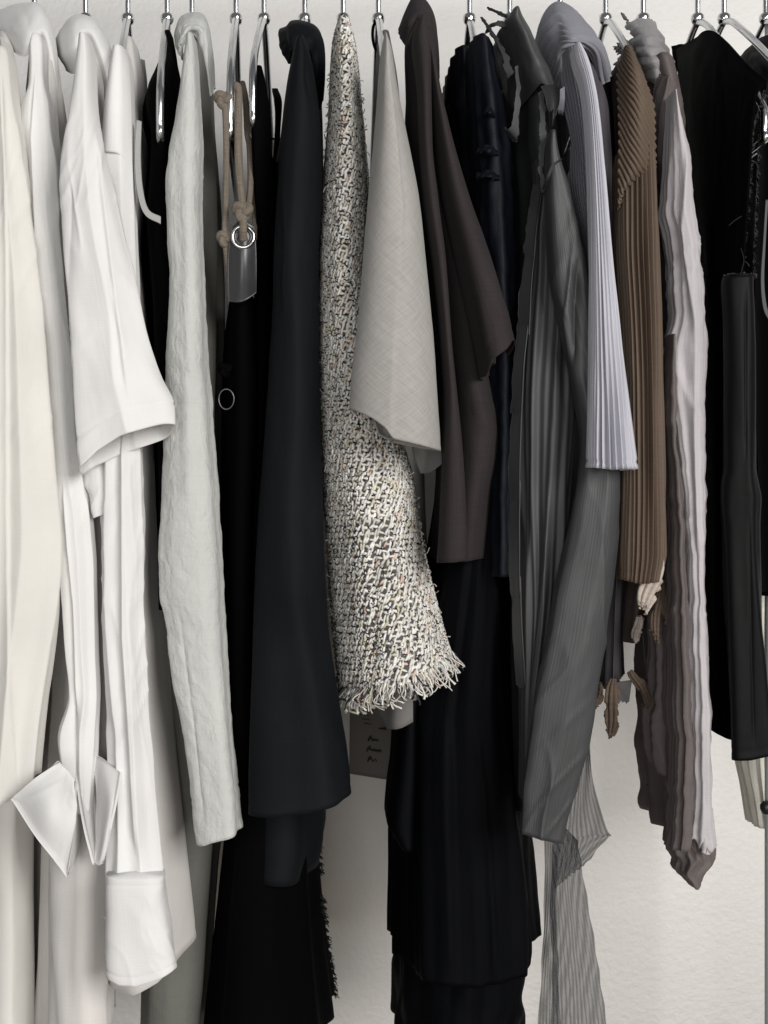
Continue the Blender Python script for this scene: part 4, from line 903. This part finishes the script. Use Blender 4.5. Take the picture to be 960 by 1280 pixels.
# ------------------------------------------------------------------ lavender pleated top
g = garment('lavender_top', 'lavender pleated top with a draped cowl and a narrow striped-looking sleeve', 'top', 750, 860)
loft('body', [(78, 700, 738), (100, 702, 752), (140, 708, 764), (220, 712, 768), (330, 730, 774), (450, 742, 782), (590, 748, 788), (700, 746, 786), (790, 742, 784), (850, 738, 786)], M['plum'], g, -0.16, 0.12, nu=260, nv=170, p=2.2, shear=SH['lav'], pleat=(34, 4.5, 0.9), folds=[(2, 4, 5, 0.8)], wr=SOFT, seed=63,
     hem=[(735, 862), (760, 856), (775, 850), (788, 842)], hemline=[(8, 1.5, 0.8)])
sheet('front_pleats', [[(706, 66, -0.2), (714, 58, -0.215), (722, 58, -0.215)], [(704, 110, -0.19), (720, 100, -0.212), (734, 90, -0.22)], [(714, 180, -0.19), (726, 180, -0.21), (739, 170, -0.222)], [(712, 230, -0.19), (726, 240, -0.21), (740, 240, -0.222)], [(730, 300, -0.19), (737, 310, -0.205), (742, 320, -0.215)], [(739, 360, -0.19), (741, 365, -0.2), (743, 370, -0.205)]], M['lavender_shaded'], g, nu=130, nv=150, th=0.0016, pleat=(9, 4.0, 'u', -0.8), wr=[(0.8, 30, 10)], seed=64)
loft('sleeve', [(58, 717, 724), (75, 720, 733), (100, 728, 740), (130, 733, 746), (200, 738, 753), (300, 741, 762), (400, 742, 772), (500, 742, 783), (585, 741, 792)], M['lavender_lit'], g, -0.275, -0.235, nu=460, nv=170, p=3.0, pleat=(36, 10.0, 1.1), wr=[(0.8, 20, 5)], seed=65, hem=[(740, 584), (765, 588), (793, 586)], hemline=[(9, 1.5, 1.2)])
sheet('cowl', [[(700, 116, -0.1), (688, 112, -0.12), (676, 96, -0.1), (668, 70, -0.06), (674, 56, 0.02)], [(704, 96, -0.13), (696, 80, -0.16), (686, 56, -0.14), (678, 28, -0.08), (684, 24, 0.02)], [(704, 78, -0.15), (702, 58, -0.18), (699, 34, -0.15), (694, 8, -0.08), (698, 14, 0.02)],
               [(714, 64, -0.16), (716, 52, -0.19), (714, 36, -0.16), (710, 12, -0.08), (712, 20, 0.01)], [(728, 62, -0.16), (732, 52, -0.18), (731, 42, -0.15), (728, 30, -0.08), (728, 36, 0.0)], [(744, 78, -0.14), (748, 64, -0.16), (748, 54, -0.13), (744, 46, -0.08), (742, 52, 0.0)], [(752, 110, -0.12), (757, 98, -0.13), (758, 84, -0.11), (754, 72, -0.07), (750, 76, 0.0)]],
      M['lavender'], g, nu=220, nv=110, th=0.0016, pleat=(13, 4.0, 'u', 0.25), wr=[(2.5, 14, 14)], seed=66)
loft('cowl_lining', [(62, 712, 748), (90, 716, 762), (150, 730, 768), (250, 744, 772), (340, 756, 770)], M['black'], g, -0.13, 0.05, nu=160, nv=80, p=2.2, pleat=(16, 4, 0.9), wr=SOFT, seed=67)
sheet('torn_edge', [[(700, 112, -0.2), (706, 108, -0.2)], [(694, 126, -0.2), (706, 124, -0.2)], [(692, 146, -0.19), (704, 146, -0.19)]], M['lavender'], g, nu=20, nv=30, rag={'b': 0.3}, seed=68)

# ------------------------------------------------------------------ brown pleated top
g = garment('brown_top', 'brown pleated top with chevron shoulder pleats and bark-like cloth tassels', 'top', 800, 930)
loft('body', [(80, 768, 796), (130, 762, 806), (250, 762, 812), (400, 766, 816), (560, 772, 818), (700, 772, 818), (760, 768, 806), (800, 766, 800)], M['brown_dark'], g, -0.15, 0.1, nu=200, nv=140, pleat=(22, 4, 0.9), folds=[(1, 3, 5, 0.8)], wr=SOFT, seed=70)
loft('sleeve', [(186, 778, 816), (210, 775, 818), (300, 774, 821), (400, 779, 824), (500, 782, 826), (600, 782, 828), (690, 780, 829), (728, 779, 822)], M['brown'], g, -0.24, -0.185, nu=440, nv=180, p=2.4, pleat=(36, 9.0, 1.0), wr=[(1.2, 20, 6)], seed=71, hem=[(778, 724), (800, 729), (830, 726)], hemline=[(14, 1.6, 0.8)])
sheet('shoulder', [[(781, 62, -0.19), (784, 58, -0.2), (787, 60, -0.2)], [(772, 92, -0.21), (790, 86, -0.235), (802, 94, -0.225)], [(773, 130, -0.226), (796, 124, -0.245), (816, 130, -0.225)], [(774, 170, -0.236), (797, 170, -0.248), (818, 168, -0.228)], [(773, 215, -0.238), (796, 208, -0.246), (819, 205, -0.228)], [(773, 262, -0.238), (782, 236, -0.24), (819, 215, -0.228)]], M['brown'], g, nu=60, nv=220, th=0.0016, pleat=(19, 3.6, 'v', -0.42), wr=[(0.8, 20, 10)], seed=72)
def leaf(cx, cy, ln, wd, ang, Y, mat, seed):
    ca, sa = math.cos(ang), math.sin(ang); rows = []
    for t, w_ in ((0, 0.25), (0.15, 0.7), (0.4, 1.0), (0.65, 0.9), (0.85, 0.55), (1.0, 0.12)):
        r_ = []
        for s_ in (-1, -0.35, 0.35, 1):
            lx, ly = s_ * wd * w_ / 2 + 2.5 * math.sin(t * 5 + seed), t * ln
            r_.append((cx + lx * ca - ly * sa, cy + lx * sa + ly * ca, Y - 0.006 * (1 - abs(s_)) * w_ + 0.01 * math.sin(t * 3 + seed)))
        rows.append(r_)
    sheet('tassel', rows, mat, g, nu=44, nv=60, th=0.0018, pleat=(4, 3.2, 'u', 0.15), wr=[(1.2, 40, 14)], rag={'b': 0.25, 'l': 0.25, 'r': 0.25}, ragf=7, seed=seed)
leaf(824, 698, 72, 30, 0.28, -0.235, M['leaf_pale'], 1)
leaf(826, 726, 80, 17, 0.08, -0.2, M['leaf_dark'], 2)
leaf(835, 730, 70, 15, 0.0, -0.19, M['leaf_dark'], 3)
leaf(768, 850, 76, 21, 0.1, -0.2, M['leaf_dark'], 4)
leaf(789, 838, 55, 11, -0.48, -0.17, M['leaf_dark'], 5)
leaf(751, 855, 36, 12, 0.25, -0.16, M['leaf_dark'], 6)
leaf(797, 770, 34, 10, 0.0, -0.17, M['leaf_pale'], 7)
sheet('hem_scrap', [[(758, 850, -0.13), (774, 852, -0.13), (790, 850, -0.13)], [(760, 884, -0.13), (774, 880, -0.13), (786, 881, -0.13)]], M['taupe'], g, nu=16, nv=20, th=0.0015, wr=[(1, 30, 30)], rag={'b': 0.15}, seed=75)

# ------------------------------------------------------------------ mauve and lilac drape
g = garment('crumpled_drape', 'crumpled mauve brown and pale lilac silk drape with a knotted tail', 'drape', 855, 1108)
loft('body', [(80, 806, 842), (120, 812, 852), (200, 812, 858), (300, 810, 862), (400, 814, 864), (560, 818, 866), (700, 822, 868), (900, 828, 874), (1050, 836, 884)], M['mauve'], g, -0.16, 0.08, nu=170, nv=190, p=2.1, shear=SH['scarf'], folds=[(2, 6, 7, 0.6), (1, 3, 13, 0.6)], wr=SILK, wav=(2.2, 24), seed=76)
pr = [(118, 838, 842), (160, 836, 853), (200, 834, 863), (250, 832, 868), (300, 837, 874), (350, 840, 877), (400, 843, 879), (445, 836, 880), (480, 836, 881), (540, 842, 881), (600, 848, 882), (700, 855, 882), (800, 858, 885), (900, 862, 888), (980, 862, 890), (1050, 858, 894)]
loft('lilac_panel', pr, M['pale'], g, -0.225, -0.17, nu=170, nv=260, p=2.3, folds=[(1, 3.5, 7, 0.55), (0.6, 1.5, 15, 0.6)], wr=SILK, wav=(2.2, 24), seed=77, hem=[(854, 1038), (861, 1052), (867, 1044), (873, 1057), (879, 1046), (886, 1061), (895, 1050)],
     creases=[('s', [(858, 180), (852, 280), (866, 400), (866, 520), (872, 700)], 7, 4)])
loft('mauve_panel', [(420, 837, 839), (470, 832, 842), (520, 830, 844), (580, 832, 849), (640, 836, 853), (720, 838, 857), (800, 840, 860), (900, 842, 864), (1000, 841, 864), (1060, 838, 862)], M['mauve'], g, -0.235, -0.18, nu=150, nv=200, p=2.1, folds=[(1, 5, 7, 0.55), (0.6, 2, 13, 0.6)], wr=SILK, wav=(2.2, 24), seed=78)
loft('mauve_panel', [(560, 822, 840), (700, 818, 842), (780, 812, 848), (860, 812, 848), (950, 810, 850), (975, 818, 852)], M['mauve'], g, -0.18, -0.13, nu=130, nv=140, folds=[(1, 4, 7, 0.6)], wr=SILK, wav=(2.2, 24), seed=79, hem=[(806, 948), (822, 962), (840, 972), (854, 976)])
loft('tail', [(1030, 838, 886), (1055, 838, 893), (1075, 843, 890), (1092, 850, 880), (1107, 862, 870)], M['mauve'], g, -0.215, -0.165, nu=150, nv=90, p=2.1, folds=[(3, 3, 7, 0.55), (1, 1, 13, 0.6)], wr=[(3.0, 35, 25), (1.2, 90, 60)], wav=(3, 5), seed=80, inner=0.1)
sheet('lilac_hem', [[(876, 1010, -0.21), (884, 1010, -0.21), (889, 1010, -0.2)], [(874, 1045, -0.22), (886, 1048, -0.225), (894, 1052, -0.21)], [(876, 1060, -0.22), (884, 1068, -0.225), (896, 1056, -0.21)]], M['pale'], g, nu=24, nv=24, pleat=(3, 2, 'u', 0.1), seed=81)
cw = dict(nu=90, nv=90, th=0.0015)
sheet('crown', [[(766, 60, 0.02), (776, 52, -0.02), (786, 54, -0.02)], [(772, 70, -0.06), (790, 58, -0.09), (806, 56, -0.06)], [(764, 86, -0.08), (784, 84, -0.11), (804, 86, -0.08)]], M['taupe'], g, pleat=(4, 3, 'v', 0.3), wr=[(2, 16, 16)], rag={'l': 0.3, 't': 0.2}, seed=82, **cw)
sheet('crown', [[(775, 34, 0.0), (792, 26, -0.02), (812, 28, -0.02), (822, 40, 0.0)], [(786, 40, -0.07), (800, 36, -0.11), (820, 42, -0.11), (834, 58, -0.06)], [(788, 54, -0.09), (806, 56, -0.14), (828, 62, -0.13), (842, 80, -0.07)], [(794, 74, -0.10), (812, 76, -0.15), (832, 86, -0.14), (846, 108, -0.07)], [(806, 102, -0.10), (818, 104, -0.14), (834, 120, -0.14), (850, 150, -0.07)]], M['taupe'], g, pleat=(6, 3.0, 'v', 0.2), wr=[(2.2, 14, 14)], rag={'t': 0.08, 'l': 0.12}, seed=83, **cw)
sheet('crown', [[(776, 16, 0.0), (780, 18, 0.0)], [(780, 24, -0.02), (786, 26, -0.02)]], M['brown_dark'], g, nu=10, nv=12, rag={'r': 0.4}, seed=84)
sheet('crown', [[(824, 92, -0.15), (836, 96, -0.18), (848, 110, -0.15)], [(814, 130, -0.15), (832, 140, -0.19), (852, 150, -0.15)], [(816, 190, -0.15), (832, 190, -0.19), (846, 200, -0.16)], [(822, 230, -0.15), (832, 230, -0.185), (842, 230, -0.16)]], M['mauve'], g, pleat=(4, 4, 'u', 0.3), wr=[(2.5, 30, 15)], seed=85, **cw)

# ------------------------------------------------------------------ black dress with frayed armhole
g = garment('black_dress', 'black dress with a raw frayed armhole and a hanging satin tube panel', 'dress', 905, 948)
bd = dict(nu=70, nv=150, th=0.002, wr=[(2.2, 10, 4), (0.6, 40, 15)])
sheet('front', [[(846, 62, 0.08), (868, 50, 0.0), (888, 38, -0.065), (908, 52, -0.115), (930, 76, -0.165), (957, 101, -0.205)],
                [(852, 110, 0.03), (868, 104, -0.045), (888, 98, -0.10), (908, 104, -0.14), (926, 114, -0.175), (946, 128, -0.207)],
                [(864, 240, 0.03), (876, 238, -0.045), (890, 238, -0.10), (906, 240, -0.14), (922, 242, -0.175), (938, 244, -0.207)],
                [(866, 400, 0.03), (878, 400, -0.045), (890, 400, -0.10), (904, 400, -0.14), (918, 400, -0.175), (930, 400, -0.207)],
                [(868, 640, 0.03), (880, 640, -0.045), (892, 640, -0.10), (906, 640, -0.14), (922, 640, -0.175), (938, 640, -0.207)],
                [(866, 890, 0.03), (878, 904, -0.045), (892, 914, -0.10), (908, 922, -0.14), (926, 928, -0.175), (944, 930, -0.207)]], M['black'], g, seed=86, **bd)
sheet('waistband', [[(842, 58, 0.1), (856, 56, 0.08), (870, 58, 0.06)], [(846, 110, 0.09), (858, 108, 0.07), (872, 110, 0.05)], [(852, 200, 0.09), (862, 200, 0.07), (874, 200, 0.05)]], M['black'], g, nu=30, nv=40, th=0.004, wr=[(2.5, 40, 30)], seed=87)
sheet('back', [[(958, 101, -0.195), (972, 96, -0.12), (985, 90, -0.05)], [(950, 150, -0.18), (966, 150, -0.1), (980, 150, -0.02)], [(946, 250, -0.175), (964, 250, -0.1), (980, 250, -0.02)], [(942, 345, -0.18), (962, 345, -0.1), (980, 345, -0.02)], [(944, 500, -0.16), (962, 500, -0.1), (980, 500, -0.02)], [(950, 740, -0.16), (966, 740, -0.1), (982, 740, -0.02)]], M['black'], g, nu=40, nv=100, th=0.002, seed=88)
loft('tube_panel', [(346, 906, 943), (356, 905, 943), (400, 907, 945), (500, 908, 946), (585, 908, 945), (605, 905, 948), (625, 904, 951), (660, 906, 950), (750, 909, 953), (850, 913, 959), (948, 916, 967)], M['black_satin'], g, -0.238, -0.208, nv=220, p=2.8,
     folds=[(0.6, 2, 4, 0.8)], wr=[(0.9, 16, 6), (0.3, 60, 30)], seed=89, hem=[(914, 950), (940, 949), (968, 942)], hemline=[(10, 1.5, 0.7)],
     creases=[('v', [(932, 350), (932, 580)], 2, 1.5), ('v', [(936, 640), (940, 800), (944, 940)], 2, 1.5), ('r', [(925, 606), (946, 622)], 9, 5), ('v', [(908, 604), (930, 594)], 10, 5)])
ring('tube_rim', P(924.5, 347, -0.22), 0.0145, 0.0016, M['black_satin'], g, axis='z', sx=0.96)
rng = np.random.RandomState(12); items = []
for (xs_, ys_, Y0, n) in (([955, 941, 936, 931, 926], [112, 160, 240, 300, 345], -0.203, 300), ([956, 948, 945, 942, 942], [118, 170, 250, 310, 345], -0.19, 260)):
    for i in range(n):
        y = rng.uniform(ys_[0], ys_[-1]); x = np.interp(y, ys_, xs_)
        a = np.array(P(x, y, Y0)); l = rng.uniform(0.0008, 0.0035) * (3 if rng.rand() < 0.03 else 1)
        d = np.array([rng.uniform(-0.3, 1), rng.uniform(-0.8, 0), rng.uniform(-0.8, 0.8)])
        V, Q, uv = sweep([a, a + d*l*0.6, a + d*l + np.array([0, 0, -l*0.4])], 0.00028, seg=4, sub=2)
        c = rng.uniform(0.01, 0.09); items.append((V, Q, (c, c, c * 1.05)))
for i in range(50):
    t = rng.uniform(0, 2*np.pi); a = np.array(P(924.5, 347, -0.22)) + np.array([0.0142 * math.cos(t), 0.0142 * math.sin(t), 0.001])
    d = np.array([rng.normal(0, 0.5), rng.normal(0, 0.5), 1]); l = rng.uniform(0.0006, 0.002)
    V, Q, uv = sweep([a, a + d*l*0.5, a + d*l], 0.00028, seg=4, sub=2); c = rng.uniform(0.02, 0.16); items.append((V, Q, (c, c, c)))
for pts in ([(927, 270, -0.206), (918, 276, -0.21), (911, 282, -0.212)], [(926, 310, -0.206), (930, 325, -0.21), (927, 340, -0.21), (931, 350, -0.21)]):
    V, Q, uv = sweep([P(*q) for q in pts], 0.0003, seg=4, sub=4); items.append((V, Q, (0.03, 0.03, 0.032)))
V, Q, C = bundle(items); o = mesh_obj('frayed_edge', V, Q, M['tweed'], g, col=C); o['kind'] = 'stuff'

# ------------------------------------------------------------------ black garment at the end
g = garment('black_jacket', 'black jacket with pale curved piping beside the rack upright', 'jacket', 975, 745)
loft('body', [(58, 936, 962, -0.04, 0.1), (80, 936, 985, -0.08, 0.12), (130, 944, 1000), (300, 948, 1005), (500, 950, 1010), (745, 952, 1015)], M['black_wool'], g, -0.13, 0.12, folds=[(1, 5, 7, 0.8)], wr=SOFT, seed=90)
sheet('piping', [[(957, 250, -0.17), (960, 250, -0.17)], [(954, 300, -0.17), (957, 300, -0.17)], [(951, 350, -0.17), (955, 350, -0.17)], [(954, 385, -0.17), (958, 382, -0.17)], [(962, 402, -0.17), (964, 396, -0.17)]], M['piping'], g, nu=8, nv=50, th=0.002)
sheet('collar', [[(936, 84, -0.02), (938, 70, -0.03), (946, 62, 0.0)], [(948, 92, -0.08), (952, 76, -0.09), (956, 64, -0.04)], [(962, 104, -0.12), (968, 88, -0.12), (972, 74, -0.06)]], M['black_wool'], g, nu=24, nv=30, th=0.003, wr=[(1.2, 30, 30)], seed=91)

# ------------------------------------------------------------------ ivory pleated cloth
g = garment('ivory_skirt', 'ivory pleated cloth hanging below the black dress beside the rack upright', 'skirt', 945, 1032, 0.03)
loft('panel', [(700, 925, 990), (860, 922, 985), (945, 928, 980), (990, 936, 975), (1032, 943, 972)], M['ivory'], g, 0.03, 0.10, nu=200, nv=90, pleat=(18, 6, 0.9), folds=[(1, 2, 5, 0.8)], wr=SOFT, seed=92)
